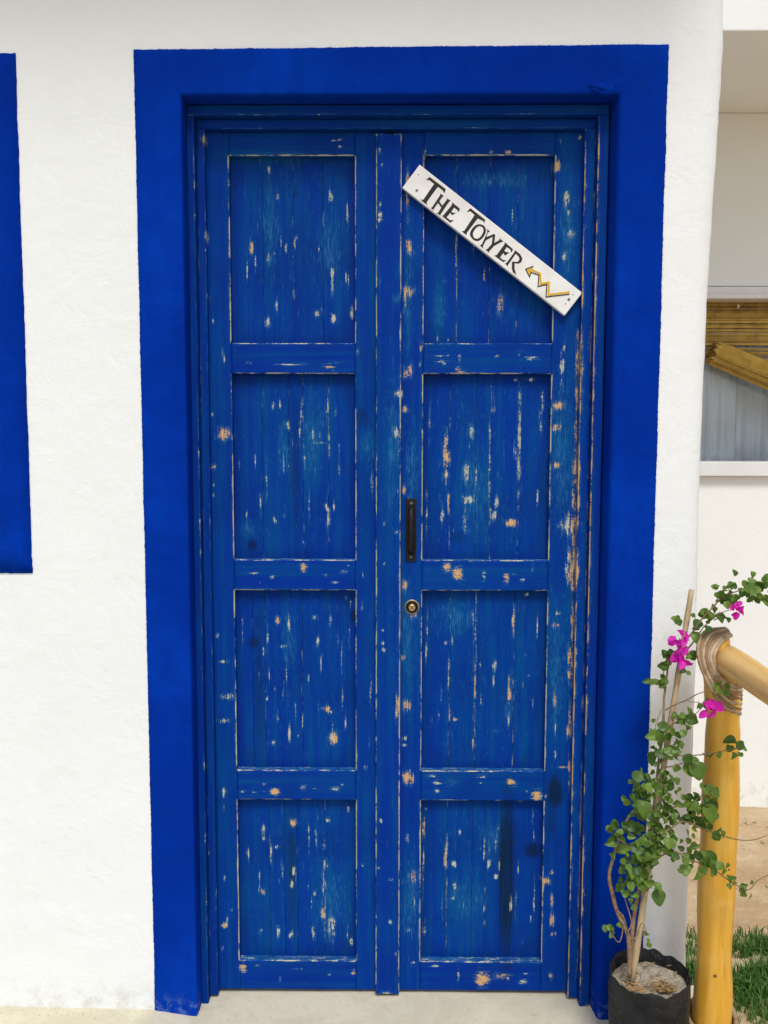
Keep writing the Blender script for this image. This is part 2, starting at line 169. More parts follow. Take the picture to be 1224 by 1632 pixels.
def tube(bm, pts, rad, sides=8, cap=True, wob=0.0, seed=0):
    """rad: function of 0..1 or a number"""
    rf = rad if callable(rad) else (lambda t: rad)
    n = len(pts)
    rings = []
    prev = None
    for i, p in enumerate(pts):
        d = (pts[min(i + 1, n - 1)] - pts[max(i - 1, 0)]).normalized()
        if prev is None:
            a = d.orthogonal().normalized()
        else:
            a = (prev - d * prev.dot(d)).normalized()
        prev = a
        b = d.cross(a)
        r = rf(i / (n - 1))
        ring = []
        for k in range(sides):
            ang = 2 * math.pi * k / sides
            rr = r * (1 + wob * mnoise.noise(Vector((math.cos(ang) * 1.5 + seed, math.sin(ang) * 1.5, i * 0.35))))
            ring.append(bm.verts.new(p + (a * math.cos(ang) + b * math.sin(ang)) * rr))
        rings.append(ring)
    for i in range(n - 1):
        for k in range(sides):
            bm.faces.new((rings[i][k], rings[i][(k + 1) % sides], rings[i + 1][(k + 1) % sides], rings[i + 1][k]))
    if cap:
        bm.faces.new(list(reversed(rings[0])))
        bm.faces.new(rings[-1])

# ------------------------------------------------------------------ materials
class NT:
    def __init__(self, name):
        self.m = bpy.data.materials.new(name)
        self.m.use_nodes = True
        self.t = self.m.node_tree
        self.t.nodes.clear()
        self.out = self.t.nodes.new('ShaderNodeOutputMaterial')
        self.b = self.t.nodes.new('ShaderNodeBsdfPrincipled')
        self.t.links.new(self.b.outputs[0], self.out.inputs[0])
        self.co = self.t.nodes.new('ShaderNodeTexCoord').outputs['Object']
    def set(self, **k):
        for n, v in k.items():
            n = n.replace('_', ' ')
            if hasattr(v, 'is_output'): self.t.links.new(v, self.b.inputs[n])
            else: self.b.inputs[n].default_value = v
    def lk(self, v, s):
        if hasattr(v, 'is_output'): self.t.links.new(v, s)
        else: s.default_value = v
    def map(self, scale, src=None):
        n = self.t.nodes.new('ShaderNodeMapping')
        self.t.links.new(src or self.co, n.inputs[0])
        n.inputs['Scale'].default_value = scale
        return n.outputs[0]
    def noise(self, scale, detail=3.0, rough=0.55, vec=None, dist=0.0):
        n = self.t.nodes.new('ShaderNodeTexNoise')
        self.t.links.new(vec or self.co, n.inputs['Vector'])
        n.inputs['Scale'].default_value = scale
        n.inputs['Detail'].default_value = detail
        n.inputs['Roughness'].default_value = rough
        n.inputs['Distortion'].default_value = dist
        return n.outputs[0]
    def math(self, op, a, b=0.0, c=None):
        n = self.t.nodes.new('ShaderNodeMath'); n.operation = op
        self.lk(a, n.inputs[0]); self.lk(b, n.inputs[1])
        if c is not None: self.lk(c, n.inputs[2])
        return n.outputs[0]
    def ramp(self, v, lo, hi, a=0.0, b=1.0, smooth=True):
        n = self.t.nodes.new('ShaderNodeMapRange')
        if smooth: n.interpolation_type = 'SMOOTHSTEP'
        self.lk(v, n.inputs[0])
        for i, q in enumerate((lo, hi, a, b)): n.inputs[i + 1].default_value = q
        return n.outputs[0]
    def mix(self, f, a, b, mode='MIX'):
        n = self.t.nodes.new('ShaderNodeMix'); n.data_type = 'RGBA'; n.blend_type = mode
        self.lk(f, n.inputs[0])
        for v, i in ((a, 6), (b, 7)):
            if isinstance(v, tuple) and len(v) == 3: v = v + (1.0,)
            self.lk(v, n.inputs[i])
        return n.outputs[2]
    def bump(self, h, strength=0.3, dist=0.002, normal=None):
        n = self.t.nodes.new('ShaderNodeBump')
        n.inputs['Strength'].default_value = strength
        n.inputs['Distance'].default_value = dist
        self.lk(h, n.inputs['Height'])
        if normal is not None: self.t.links.new(normal, n.inputs['Normal'])
        return n.outputs[0]
    def attr(self, name):
        n = self.t.nodes.new('ShaderNodeAttribute'); n.attribute_name = name
        return n
    def rand(self):
        return self.t.nodes.new('ShaderNodeObjectInfo').outputs['Random']

BLUE = (0.0004, 0.0255, 0.255)
TEAL = (0.001, 0.062, 0.225)

def worn_wood(name, axis):
    """old gloss paint over softwood; axis = grain direction. 'wear' colour attribute: R chips, G dark stain, B thin paint, A warm bare wood"""
    N = NT(name)
    a = 0.045
    sc = {'Z': (1, 1, a), 'X': (a, 1, 1)}[axis]
    rnd = N.rand()
    at = N.attr('wear')
    sep = N.t.nodes.new('ShaderNodeSeparateColor'); N.t.links.new(at.outputs['Color'], sep.inputs[0])
    chip, dark, thin = sep.outputs[0], sep.outputs[1], sep.outputs[2]
    warm = at.outputs['Alpha']
    g = N.map(sc)
    off = N.t.nodes.new('ShaderNodeVectorMath'); off.operation = 'ADD'
    cmb = N.t.nodes.new('ShaderNodeCombineXYZ')
    N.t.links.new(N.math('MULTIPLY', rnd, 37.0), cmb.inputs[0]); N.t.links.new(N.math('MULTIPLY', rnd, 11.0), cmb.inputs[1])
    N.t.links.new(g, off.inputs[0]); N.t.links.new(cmb.outputs[0], off.inputs[1])
    gv = off.outputs[0]
    nA = N.noise(430, 3, 0.65, gv)
    nB = N.noise(210, 5, 0.75)
    nC = N.noise(7, 2, 0.5)
    nD = N.noise(60, 3, 0.6, gv)
    nE = N.noise(900, 2, 0.6, gv)
    nF = N.noise(85, 4, 0.65, N.map({'Z': (1, 1, .45), 'X': (.45, 1, 1)}[axis]))
    rag = N.math('ADD', N.math('MULTIPLY', N.math('SUBTRACT', nA, 0.5), 1.7), N.math('MULTIPLY', N.math('SUBTRACT', nB, 0.5), 2.0))
    rag = N.math('ADD', rag, N.math('MULTIPLY', N.math('SUBTRACT', nF, 0.5), 2.0))
    v = N.math('ADD', chip, N.math('MULTIPLY', rag, N.math('ADD', N.math('MULTIPLY', chip, 0.85), 0.33)))
    v = N.math('ADD', v, N.math('MULTIPLY', N.math('SUBTRACT', nC, 0.5), 0.30))
    v = N.math('ADD', v, N.math('MULTIPLY', thin, 0.07))
    mask = N.math('MULTIPLY', N.ramp(v, 0.43, 0.60), 0.93)
    halo = N.ramp(v, 0.12, 0.5)
    tint = N.math('ADD', N.math('MULTIPLY', halo, 0.30), N.math('MULTIPLY', thin, 0.75))
    tint = N.math('ADD', tint, N.math('MULTIPLY', N.ramp(nD, 0.38, 0.68), 0.55))
    tint = N.math('ADD', tint, N.math('MULTIPLY', rnd, 0.22))
    tint = N.math('MULTIPLY', tint, N.ramp(nA, 0.2, 0.8, 0.7, 1.25))
    tint = N.math('MINIMUM', tint, 1.0)
    base = N.mix(tint, BLUE, TEAL)
    base = N.mix(N.math('MULTIPLY', N.ramp(nC, 0.4, 0.7), 0.40), base, (0.001, 0.019, 0.175))
    # faint dry-brush whitening along the grain where the paint is thin
    dry = N.math('ADD', N.math('ADD', nE, N.math('MULTIPLY', thin, 0.20)), N.math('MULTIPLY', N.math('SUBTRACT', nF, 0.5), 0.35))
    dry = N.math('MULTIPLY', N.ramp(dry, 0.65, 0.82), 0.45)
    base = N.mix(dry, base, (0.05, 0.23, 0.46))
    scuff = N.math('MULTIPLY', N.math('MULTIPLY', N.ramp(v, 0.16, 0.44), N.ramp(nA, 0.38, 0.62)), 0.50)
    base = N.mix(scuff, base, (0.06, 0.19, 0.34))
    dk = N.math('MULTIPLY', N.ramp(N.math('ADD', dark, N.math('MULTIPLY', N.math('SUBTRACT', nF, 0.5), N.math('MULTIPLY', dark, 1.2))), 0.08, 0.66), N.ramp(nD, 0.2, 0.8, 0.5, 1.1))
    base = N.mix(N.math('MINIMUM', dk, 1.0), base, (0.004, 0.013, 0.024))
    wm = N.math('ADD', N.math('MULTIPLY', warm, 0.75), N.math('MULTIPLY', N.math('SUBTRACT', nB, 0.5), 0.9))
    wm = N.ramp(wm, 0.05, 0.75)
    bare = N.mix(wm, (0.47, 0.50, 0.39), (0.60, 0.37, 0.155))
    bare = N.mix(N.ramp(nE, 0.45, 0.75, 0.0, 0.55), bare, (0.33, 0.26, 0.14))
    col = N.mix(mask, base, bare)
    N.set(Base_Color=col, Roughness=N.mix(mask, (0.5,) * 3, (0.85,) * 3))
    N.b.inputs['Specular IOR Level'].default_value = 0.05
    h = N.math('SUBTRACT', N.math('MULTIPLY', nA, 0.35), N.math('MULTIPLY', mask, 0.8))
    h = N.math('ADD', h, N.math('MULTIPLY', nE, 0.12))
    N.set(Normal=N.bump(h, 0.45, 0.0012))
    return N.m

M_WV = worn_wood("worn_blue_paint_vertical", 'Z')
M_WH = worn_wood("worn_blue_paint_horizontal", 'X')

def plaster(name, col, col2, bump=0.35, dirt=True):
    N = NT(name)
    n1 = N.noise(260, 4, 0.65); n2 = N.noise(38, 4, 0.6); n3 = N.noise(3.0, 4, 0.55)
    c = N.mix(N.ramp(n3, 0.35, 0.75), col, col2)
    if dirt:
        sp = N.ramp(N.math('ADD', N.noise(95, 5, 0.7), N.math('MULTIPLY', n3, 0.12)), 0.765, 0.84, 0.0, 0.5)
        c = N.mix(sp, c, (0.36, 0.36, 0.36))
        z = N.t.nodes.new('ShaderNodeSeparateXYZ'); N.t.links.new(N.co, z.inputs[0])
        low = N.math('MULTIPLY', N.ramp(z.outputs[2], 0.02, 0.13, 1.0, 0.0), N.ramp(N.noise(24, 5, 0.7), 0.42, 0.72))
        c = N.mix(N.math('MULTIPLY', low, 0.55), c, (0.42, 0.37, 0.27))
    else:
        br = N.noise(26, 5, 0.65, N.map((1, 1, .35)))
        c = N.mix(N.ramp(br, 0.35, 0.7, 0.0, 0.5), c, (0.0006, 0.022, 0.24))
        sp = N.ramp(N.noise(330, 3, 0.6), 0.735, 0.80, 0.0, 0.6)
        c = N.mix(sp, c, (0.16, 0.24, 0.55))
        ns = N.ramp(N.math('ADD', N.noise(16, 5, 0.7), N.math('MULTIPLY', n1, 0.2)), 0.80, 0.90, 0.0, 0.5)
        c = N.mix(ns, c, (0.003, 0.015, 0.12))
        z = N.t.nodes.new('ShaderNodeSeparateXYZ'); N.t.links.new(N.co, z.inputs[0])
        low = N.math('MULTIPLY', N.ramp(z.outputs[2], 0.01, 0.085, 1.0, 0.0), N.ramp(N.noise(45, 5, 0.7), 0.45, 0.65))
        c = N.mix(N.math('MULTIPLY', low, 0.55), c, (0.16, 0.26, 0.52))
    N.set(Base_Color=c, Roughness=0.9)
    N.b.inputs['Specular IOR Level'].default_value = 0.03
    n4 = N.noise(11, 4, 0.6, None, 0.6)
    h = N.math('ADD', N.math('ADD', N.math('MULTIPLY', n1, 0.45), N.math('MULTIPLY', n2, 1.0)), N.math('MULTIPLY', n4, 3.0))
    N.set(Normal=N.bump(h, bump, 0.004))
    return N.m

M_WHITE = plaster("white_limewashed_plaster", (0.80, 0.815, 0.80), (0.775, 0.79, 0.775), 0.30)
M_BAND = plaster("cobalt_masonry_paint", (0.0006, 0.024, 0.27), (0.0006, 0.040, 0.38), 0.42, dirt=False)
M_BACKWALL = plaster("white_neighbour_plaster", (0.87, 0.88, 0.85), (0.85, 0.86, 0.83), 0.15)

def simple(name, col, rough=0.6, var=None, scale=20, bump=0.0, bscale=200, metallic=0.0, spec=0.5, bdist=0.002):
    N = NT(name)
    c = N.mix(N.ramp(N.noise(scale, 5, 0.6), 0.3, 0.7), col, var or col)
    N.set(Base_Color=c, Roughness=rough, Metallic=metallic)
    N.b.inputs['Specular IOR Level'].default_value = spec
    if bump: N.set(Normal=N.bump(N.noise(bscale, 4, 0.6), bump, bdist))
    return N.m

def concrete():
    N = NT("porch_concrete")
    n1 = N.noise(7, 6, 0.65, None, 0.8); n2 = N.noise(60, 5, 0.7); n3 = N.noise(500, 3, 0.6)
    c = N.mix(N.ramp(n1, 0.38, 0.62), (0.56, 0.515, 0.38), (0.635, 0.585, 0.44))
    c = N.mix(N.ramp(n2, 0.5, 0.75, 0.0, 0.45), c, (0.45, 0.39, 0.26))
    c = N.mix(N.ramp(N.noise(30, 2, 0.5), 0.74, 0.77, 0.0, 0.7), c, (0.74, 0.70, 0.58))
    N.set(Base_Color=c, Roughness=0.85)
    N.b.inputs['Specular IOR Level'].default_value = 0.2
    N.set(Normal=N.bump(N.math('ADD', n2, N.math('MULTIPLY', n3, 0.3)), 0.35, 0.003))
    return N.m

def dirt():
    N = NT("dry_tan_dirt")
    st = N.map((0.45, 1.6, 1.0))
    n1 = N.noise(2.2, 6, 0.65, st); n2 = N.noise(22, 6, 0.7); n3 = N.noise(160, 4, 0.7)
    c = N.mix(N.ramp(n1, 0.35, 0.68), (0.60, 0.46, 0.285), (0.45, 0.30, 0.165))
    c = N.mix(N.ramp(n2, 0.50, 0.72, 0.0, 0.6), c, (0.66, 0.58, 0.44))
    c = N.mix(N.ramp(n3, 0.58, 0.72, 0.0, 0.7), c, (0.22, 0.14, 0.07))
    N.set(Base_Color=c, Roughness=0.95)
    N.b.inputs['Specular IOR Level'].default_value = 0.1
    N.set(Normal=N.bump(N.math('ADD', n2, N.math('MULTIPLY', n3, 0.4)), 0.7, 0.02))
    return N.m

def pole_wood():
    N = NT("varnished_yellow_pole")
    g = N.map((1, 1, 0.07))
    n1 = N.noise(55, 4, 0.6, g); n2 = N.noise(9, 3, 0.5); n3 = N.noise(330, 2, 0.5, g)
    c = N.mix(N.ramp(n1, 0.3, 0.7), (0.82, 0.47, 0.060), (0.70, 0.345, 0.032))
    c = N.mix(N.ramp(n2, 0.5, 0.78, 0.0, 0.6), c, (0.84, 0.58, 0.17))
    c = N.mix(N.ramp(n3, 0.6, 0.8, 0.0, 0.35), c, (0.42, 0.21, 0.04))
    c = N.mix(N.ramp(N.noise(30, 3, 0.5), 0.74, 0.80, 0.0, 0.8), c, (0.20, 0.09, 0.02))
    ck = N.noise(150, 2, 0.5, N.map((1, 1, 0.02)))
    c = N.mix(N.ramp(ck, 0.70, 0.78, 0.0, 0.7), c, (0.30, 0.13, 0.02))
    N.set(Base_Color=c, Roughness=0.38)
    N.set(Normal=N.bump(n1, 0.2, 0.003))
    return N.m

def rail_wood():
    N = NT("pale_peeled_pole")
    g = N.map((1, 0.07, 1))
    n1 = N.noise(55, 4, 0.6, g); n2 = N.noise(9, 3, 0.5)
    c = N.mix(N.ramp(n1, 0.3, 0.7), (0.80, 0.53, 0.19), (0.68, 0.39, 0.11))
    c = N.mix(N.ramp(n2, 0.45, 0.75, 0.0, 0.5), c, (0.74, 0.54, 0.27))
    N.set(Base_Color=c, Roughness=0.42)
    N.set(Normal=N.bump(n1, 0.2, 0.003))
    return N.m

def leaf_mat():
    N = NT("bougainvillea_leaf")
    r = N.rand()
    c = N.mix(N.math('POWER', r, 1.6), (0.038, 0.090, 0.012), (0.20, 0.31, 0.05))
    c = N.mix(N.ramp(N.noise(140, 3, 0.5), 0.4, 0.7, 0.0, 0.4), c, (0.045, 0.095, 0.014))
    N.set(Base_Color=c, Roughness=0.42)
    N.b.inputs['Specular IOR Level'].default_value = 0.35
    tr = N.t.nodes.new('ShaderNodeBsdfTranslucent')
    tr.inputs[0].default_value = (0.16, 0.34, 0.03, 1)
    mx = N.t.nodes.new('ShaderNodeMixShader'); mx.inputs[0].default_value = 0.25
    N.t.links.new(N.b.outputs[0], mx.inputs[1]); N.t.links.new(tr.outputs[0], mx.inputs[2])
    N.t.links.new(mx.outputs[0], N.out.inputs[0])
    return N.m

def petal_mat():
    N = NT("magenta_bract")
    c = N.mix(N.ramp(N.noise(120, 3, 0.5), 0.3, 0.7), (0.62, 0.006, 0.42), (0.80, 0.02, 0.52))
    N.set(Base_Color=c, Roughness=0.6)
    tr = N.t.nodes.new('ShaderNodeBsdfTranslucent'); tr.inputs[0].default_value = (0.85, 0.02, 0.55, 1)
    mx = N.t.nodes.new('ShaderNodeMixShader'); mx.inputs[0].default_value = 0.35
    N.t.links.new(N.b.outputs[0], mx.inputs[1]); N.t.links.new(tr.outputs[0], mx.inputs[2])
    N.t.links.new(mx.outputs[0], N.out.inputs[0])
    return N.m

def glass_mat():
    N = NT("window_glass")
    tr = N.t.nodes.new('ShaderNodeBsdfTransparent'); tr.inputs[0].default_value = (0.96, 0.98, 0.99, 1)
    gl = N.t.nodes.new('ShaderNodeBsdfGlossy'); gl.inputs['Roughness'].default_value = 0.02
    fr = N.t.nodes.new('ShaderNodeFresnel'); fr.inputs[0].default_value = 1.5
    mx = N.t.nodes.new('ShaderNodeMixShader')
    N.t.links.new(fr.outputs[0], mx.inputs[0])
    N.t.links.new(tr.outputs[0], mx.inputs[1]); N.t.links.new(gl.outputs[0], mx.inputs[2])
    N.t.links.new(mx.outputs[0], N.out.inputs[0])
    return N.m

M_CONC = concrete(); M_DIRT = dirt(); M_POLE = pole_wood(); M_RAIL = rail_wood()
M_LEAF = leaf_mat(); M_PETAL = petal_mat(); M_GLASS = glass_mat()
M_SIGN = simple("sign_white_paint", (0.82, 0.81, 0.78), 0.55, (0.70, 0.68, 0.63), 14, 0.3, 200, bdist=0.001)
M_INK = simple("black_sign_paint", (0.012, 0.011, 0.010), 0.5, (0.03, 0.022, 0.015), 60, spec=0.3)
M_YEL = simple("yellow_sign_paint", (0.72, 0.43, 0.025), 0.5, (0.62, 0.34, 0.02), 70, spec=0.3)
M_STEEL = simple("dull_screw_steel", (0.22, 0.22, 0.22), 0.5, (0.10, 0.09, 0.08), 300, metallic=0.6)
M_BLACKM = simple("black_iron", (0.006, 0.005, 0.006), 0.5, (0.012, 0.009, 0.010), 90, 0.15, 400, spec=0.25)
M_BRASS = simple("brass_lock", (0.55, 0.42, 0.22), 0.38, (0.35, 0.25, 0.12), 200, metallic=0.75)
M_BAG = simple("black_plastic_grow_bag", (0.007, 0.007, 0.008), 0.5, (0.026, 0.026, 0.028), 16, 0.9, 55, spec=0.22, bdist=0.012)
M_SOIL = simple("pale_sandy_soil", (0.64, 0.57, 0.44), 0.95, (0.44, 0.37, 0.26), 70, 0.9, 160, bdist=0.01, spec=0.1)
M_STEM = simple("grey_brown_bark", (0.34, 0.23, 0.13), 0.85, (0.20, 0.12, 0.07), 120, 0.5, 260, spec=0.2)
M_CANE = simple("dry_cane", (0.55, 0.42, 0.24), 0.7, (0.40, 0.29, 0.16), 30, 0.3, 200, spec=0.2)
M_STRAW = simple("dry_litter", (0.42, 0.28, 0.12), 0.9, (0.28, 0.17, 0.07), 90, spec=0.1)
def rope_mat():
    N = NT("bleached_vine_rope")
    c = N.mix(N.rand(), (0.24, 0.15, 0.075), (0.62, 0.48, 0.31))
    c = N.mix(N.ramp(N.noise(70, 4, 0.6), 0.35, 0.7, 0.0, 0.6), c, (0.22, 0.13, 0.06))
    N.set(Base_Color=c, Roughness=0.8)
    N.b.inputs['Specular IOR Level'].default_value = 0.2
    N.set(Normal=N.bump(N.noise(260, 4, 0.6), 0.6, 0.002))
    return N.m
M_ROPE = rope_mat()
M_KNOT = simple('dark_knot', (0.22, 0.10, 0.025), 0.6, (0.10, 0.045, 0.012), 300)
M_GRASS = simple("green_grass", (0.022, 0.11, 0.016), 0.55, (0.12, 0.22, 0.04), 70, spec=0.3)
M_STONE = simple("dirt_clods", (0.50, 0.40, 0.27), 0.95, (0.30, 0.20, 0.11), 25, 0.5, 90, spec=0.1)
M_ALU = simple("white_window_aluminium", (0.78, 0.78, 0.77), 0.4, (0.74, 0.74, 0.73), 20)
M_CURT = simple("pale_blue_curtain", (0.84, 0.87, 0.91), 0.9, (0.76, 0.80, 0.85), 6, spec=0.1)
M_DARK = simple("dim_room", (0.75, 0.78, 0.78), 0.9, (0.68, 0.71, 0.71), 3, spec=0.1)
M_SLAT = simple("bamboo_slat", (0.62, 0.42, 0.095), 0.55, (0.46, 0.29, 0.05), 26, 0.3, 200, spec=0.3)
M_SLAT2 = simple("dark_bamboo_slat", (0.46, 0.28, 0.06), 0.6, (0.28, 0.16, 0.03), 26, 0.3, 200, spec=0.3)

# ------------------------------------------------------------------ the house wall with its painted surrounds
def nz(x, y, z=0.0): return mnoise.noise(Vector((x, y, z)))

EDGE = [(-0.2, .722), (.21, .720), (.37, .720), (.82, .722), (.97, .720), (1.30, .716), (1.52, .718), (1.72, .720), (1.97, .727), (2.29, .738), (2.37, .733), (3.2, .734)]
def wall_edge(z):
    for (a, xa), (b, xb) in zip(EDGE, EDGE[1:]):
        if z <= b: return xa + (xb - xa) * (z - a) / (b - a) + 0.0022 * nz(z * 14, 3.1) + 0.0014 * nz(z * 60, 8.2)
    return EDGE[-1][1]

def lin(a, b, n): return [a + (b - a) * i / n for i in range(n + 1)]

house = empty("house_wall", (-1.0, 0.0, 0.0), "white limewashed house wall with cobalt blue bands around door and window", "wall")
HO = (-1.0, 0, 0)
HOLE = (-0.50, 0.53, 2.20)                   # door niche
WIN = (-1.70, -0.95, 1.21, 2.15)             # window niche left of the frame
xs = [-4.0, -3.0, -2.2] + lin(WIN[0], WIN[1], 2) + lin(-0.85, -0.56, 6) + [HOLE[0]] + lin(-0.4, 0.45, 6) + [HOLE[1]] + lin(0.60, 0.66, 2)
prof = [(-0.050, 0.0), (-0.038, 0.0012), (-0.026, 0.0045), (-0.015, 0.010), (-0.007, 0.017), (-0.002, 0.027), (0.0, 0.040), (0.0, 0.25)]
zs = [-0.12, 0.0]
z = 0.0
while z < 3.0:
    z += 0.02
    zs.append(round(z, 4))
zs += [WIN[2] + 0.0001, WIN[3] + 0.0001, 2.20001]
zs = sorted(set(zs))
V, F = [], []
nc = len(xs) + len(prof)
for zz in zs:
    e = wall_edge(zz)
    for x in xs: V.append((x, 0.0, zz))
    for dx, y in prof: V.append((e + dx, y, zz))
for j in range(len(zs) - 1):
    zm = (zs[j] + zs[j + 1]) / 2
    for i in range(nc - 1):
        if i + 1 < len(xs):
            xm = (xs[i] + xs[i + 1]) / 2
            if HOLE[0] < xm < HOLE[1] and zm < HOLE[2]: continue
            if WIN[0] < xm < WIN[1] and WIN[2] < zm < WIN[3]: continue
        F.append((j * nc + i, j * nc + i + 1, (j + 1) * nc + i + 1, (j + 1) * nc + i))
b0 = len(V)                                   # back and top
for zz in (-0.12, zs[-1]):
    V += [(-4.0, 0.25, zz), (0.70, 0.25, zz)]
F.append((b0, b0 + 2, b0 + 3, b0 + 1))
wall = mesh_obj("plaster_face", V, F, M_WHITE, house, HO, smooth=False)
for p in wall.data.polygons:
    if p.index >= 0: p.use_smooth = True

def surround(name, stations, closed, parent, origin, spacing=0.0022, jag=2):
    """loft of frame-shaped rings. station = (xl, xr, zb, zt_left, zt_right, y); first `jag` stations get a brushed, uneven outline"""
    V, F = [], []
    s0 = stations[0]
    nl = int((s0[3] - s0[2]) / spacing); nh = int((s0[1] - s0[0]) / spacing)
    for k, (xl, xr, zb, ztl, ztr, y) in enumerate(stations):
        row = []
        for i in range(nl): row.append((xl, zb + (ztl - zb) * i / nl, 0))
        for i in range(nh): row.append((xl + (xr - xl) * i / nh, ztl + (ztr - ztl) * i / nh, 1))
        for i in range(nl + (0 if closed else 1)): row.append((xr, ztr + (zb - ztr) * i / nl, 2))
        if closed:
            for i in range(nh): row.append((xr + (xl - xr) * i / nh, zb, 3))
        for x, zz, side in row:
            if k < jag:
                t = zz if side in (0, 2) else x
                d = 0.0012 * nz(t * 9, side * 7.7) + 0.0014 * max(0, nz(t * 70, side * 3.3)) + 0.0010 * nz(t * 170, side * 5.1) + 0.0008 * nz(t * 420, side * 9.1)
                if k == 0: d -= 0.0003
                if side == 0: x -= d
                elif side == 2: x += d
                elif side == 1: zz += d
                else: zz -= d
            V.append((x, y, zz))
        n = len(row)
    for k in range(len(stations) - 1):
        for i in range(n if closed else n - 1):
            F.append((k * n + i, (k + 1) * n + i, (k + 1) * n + (i + 1) % n, k * n + (i + 1) % n))
    return mesh_obj(name, V, F, M_BAND, parent, origin, smooth=True)

st = []
OL, OR, OTL, OTR = -0.572, 0.606, 2.267, 2.2755
st.append((OL, OR, -0.02, OTL, OTR, 0.004))
st.append((OL + .0005, OR - .0005, -0.02, OTL - .0005, OTR - .0005, -0.0026))
for q in (0.08, 0.3, 0.55, 0.8):
    xl = OL + (-0.478 - OL) * q; xr = OR + (0.520 - OR) * q
    st.append((xl, xr, -0.02, OTL + (2.176 - OTL) * q, OTR + (2.176 - OTR) * q, -0.0036 - 0.001 * q))
for aL, aR in ((0, 0), (25, 22), (50, 45), (75, 68), (90, 90)):
    rl, rr = 0.007, 0.017
    xl = -0.475 + rl * math.sin(R(aL)); yl = -0.0045 + rl * (1 - math.cos(R(aL)))
    xr = 0.516 - rr * math.sin(R(aR))
    st.append((xl, xr, -0.02, 2.176 - rl * math.sin(R(aL)), 2.176 - rl * math.sin(R(aL)), -0.0045 + (rl if aL < 60 else rr * .8) * (1 - math.cos(R(aR)))))
st.append((-0.4693, 0.4945, -0.02, 2.1680, 2.1680, 0.05))
st.append((-0.4700, 0.4925, -0.02, 2.1675, 2.1675, 0.13))
door_sur = surround("painted_surround", st, False, house, HO)

st = [(-1.80, -0.834, 1.0985, 2.2615, 2.2605, 0.004), (-1.7995, -0.8345, 1.099, 2.261, 2.26, -0.0026),
      (-1.76, -0.87, 1.14, 2.22, 2.22, -0.004), (-1.71, -0.942, 1.205, 2.155, 2.155, -0.0045), (-1.70, -0.95, 1.21, 2.15, 2.15, 0.003), (-1.698, -0.952, 1.212, 2.148, 2.148, 0.10)]
surround("painted_surround", st, True, house, HO, 0.01)
bm = bmesh.new()
box(bm, -1.695, -1.328, 0.06, 0.095, 1.213, 2.146, 0.004); box(bm, -1.322, -0.955, 0.06, 0.095, 1.213, 2.146, 0.004)
bm_obj("window_shutter", bm, M_WV, house, HO)
# hardened lump of plaster at the head of the opening
bm = bmesh.new()
bmesh.ops.create_icosphere(bm, subdivisions=4, radius=1.0)
for v in bm.verts:
    p = v.co.copy()
    k = 1 + 0.35 * nz(p.x * 1.6, p.y * 1.6, p.z * 1.6) + 0.15 * nz(p.x * 5, p.y * 5, p.z * 5)
    v.co = Vector((0.467 + p.x * 0.033 * k, -0.004 + p.y * 0.007 * k, 2.1805 + p.z * 0.012 * k - p.x * 0.004))
bm_obj("plaster_lump", bm, M_BAND, house, HO, smooth=True)
# unseen eave added over the porch, depth tuned to shade the wall top
bm = bmesh.new()
box(bm, -4.0, 0.735, SHADE_EAVE_Y, 0.25, 3.002, 3.14, 0.006)
bm_obj("shade_eave", bm, M_WHITE, house, HO)

# ------------------------------------------------------------------ ground
def floor_z(x, y):
    h = 0.012 + 0.004 * nz(x * 2.1, y * 2.1, 4)
    if x < -0.44:
        t = min(1.0, (-0.44 - x) / 0.16)
        h += 0.017 * t * t * (3 - 2 * t) + 0.012 * max(0, -0.6 - x) * 1.2
    return h
xs = lin(-4, -1.0, 8) + lin(-0.96, 0.80, 60)
ys = lin(-9, -1.0, 10) + lin(-0.9, 0.13, 40)
V = [(x, y, floor_z(x, y)) for y in ys for x in xs] 
nx = len(xs)
F = [(j * nx + i, j * nx + i + 1, (j + 1) * nx + i + 1, (j + 1) * nx + i) for j in range(len(ys) - 1) for i in range(nx - 1)]
b0 = len(V)
V += [(0.80, y, -0.2) for y in ys]            # outer edge of the slab
for j in range(len(ys) - 1):
    F.append((j * nx + nx - 1, b0 + j, b0 + j + 1, (j + 1) * nx + nx - 1))
mesh_obj("porch_floor", V, F, M_CONC, None, (0, 0, 0), smooth=True, kind='structure', label="sandy concrete porch floor in front of the door", cat="floor")

xs = [-60, -30, -12, -6, -3, 0.0] + lin(0.5, 2.6, 70) + [3.5, 6, 12, 30, 60]
ys = [-60, -30, -12, -6, -3, -1.2] + lin(-0.6, 1.75, 78) + [3, 6, 12, 30, 60]
def ground_z(x, y): return -0.100 + 0.010 * nz(x * 2.2, y * 3.5, 1) + 0.007 * nz(x * 8, y * 10, 2) + 0.004 * nz(x * 24, y * 24, 3)
V = [(x, y, ground_z(x, y)) for y in ys for x in xs]
nx = len(xs)
F = [(j * nx + i, j * nx + i + 1, (j + 1) * nx + i + 1, (j + 1) * nx + i) for j in range(len(ys) - 1) for i in range(nx - 1)]
mesh_obj("dirt_ground", V, F, M_DIRT, None, (0, 0, 0), smooth=True, kind='structure', label="bare tan dirt yard between the two houses", cat="ground")

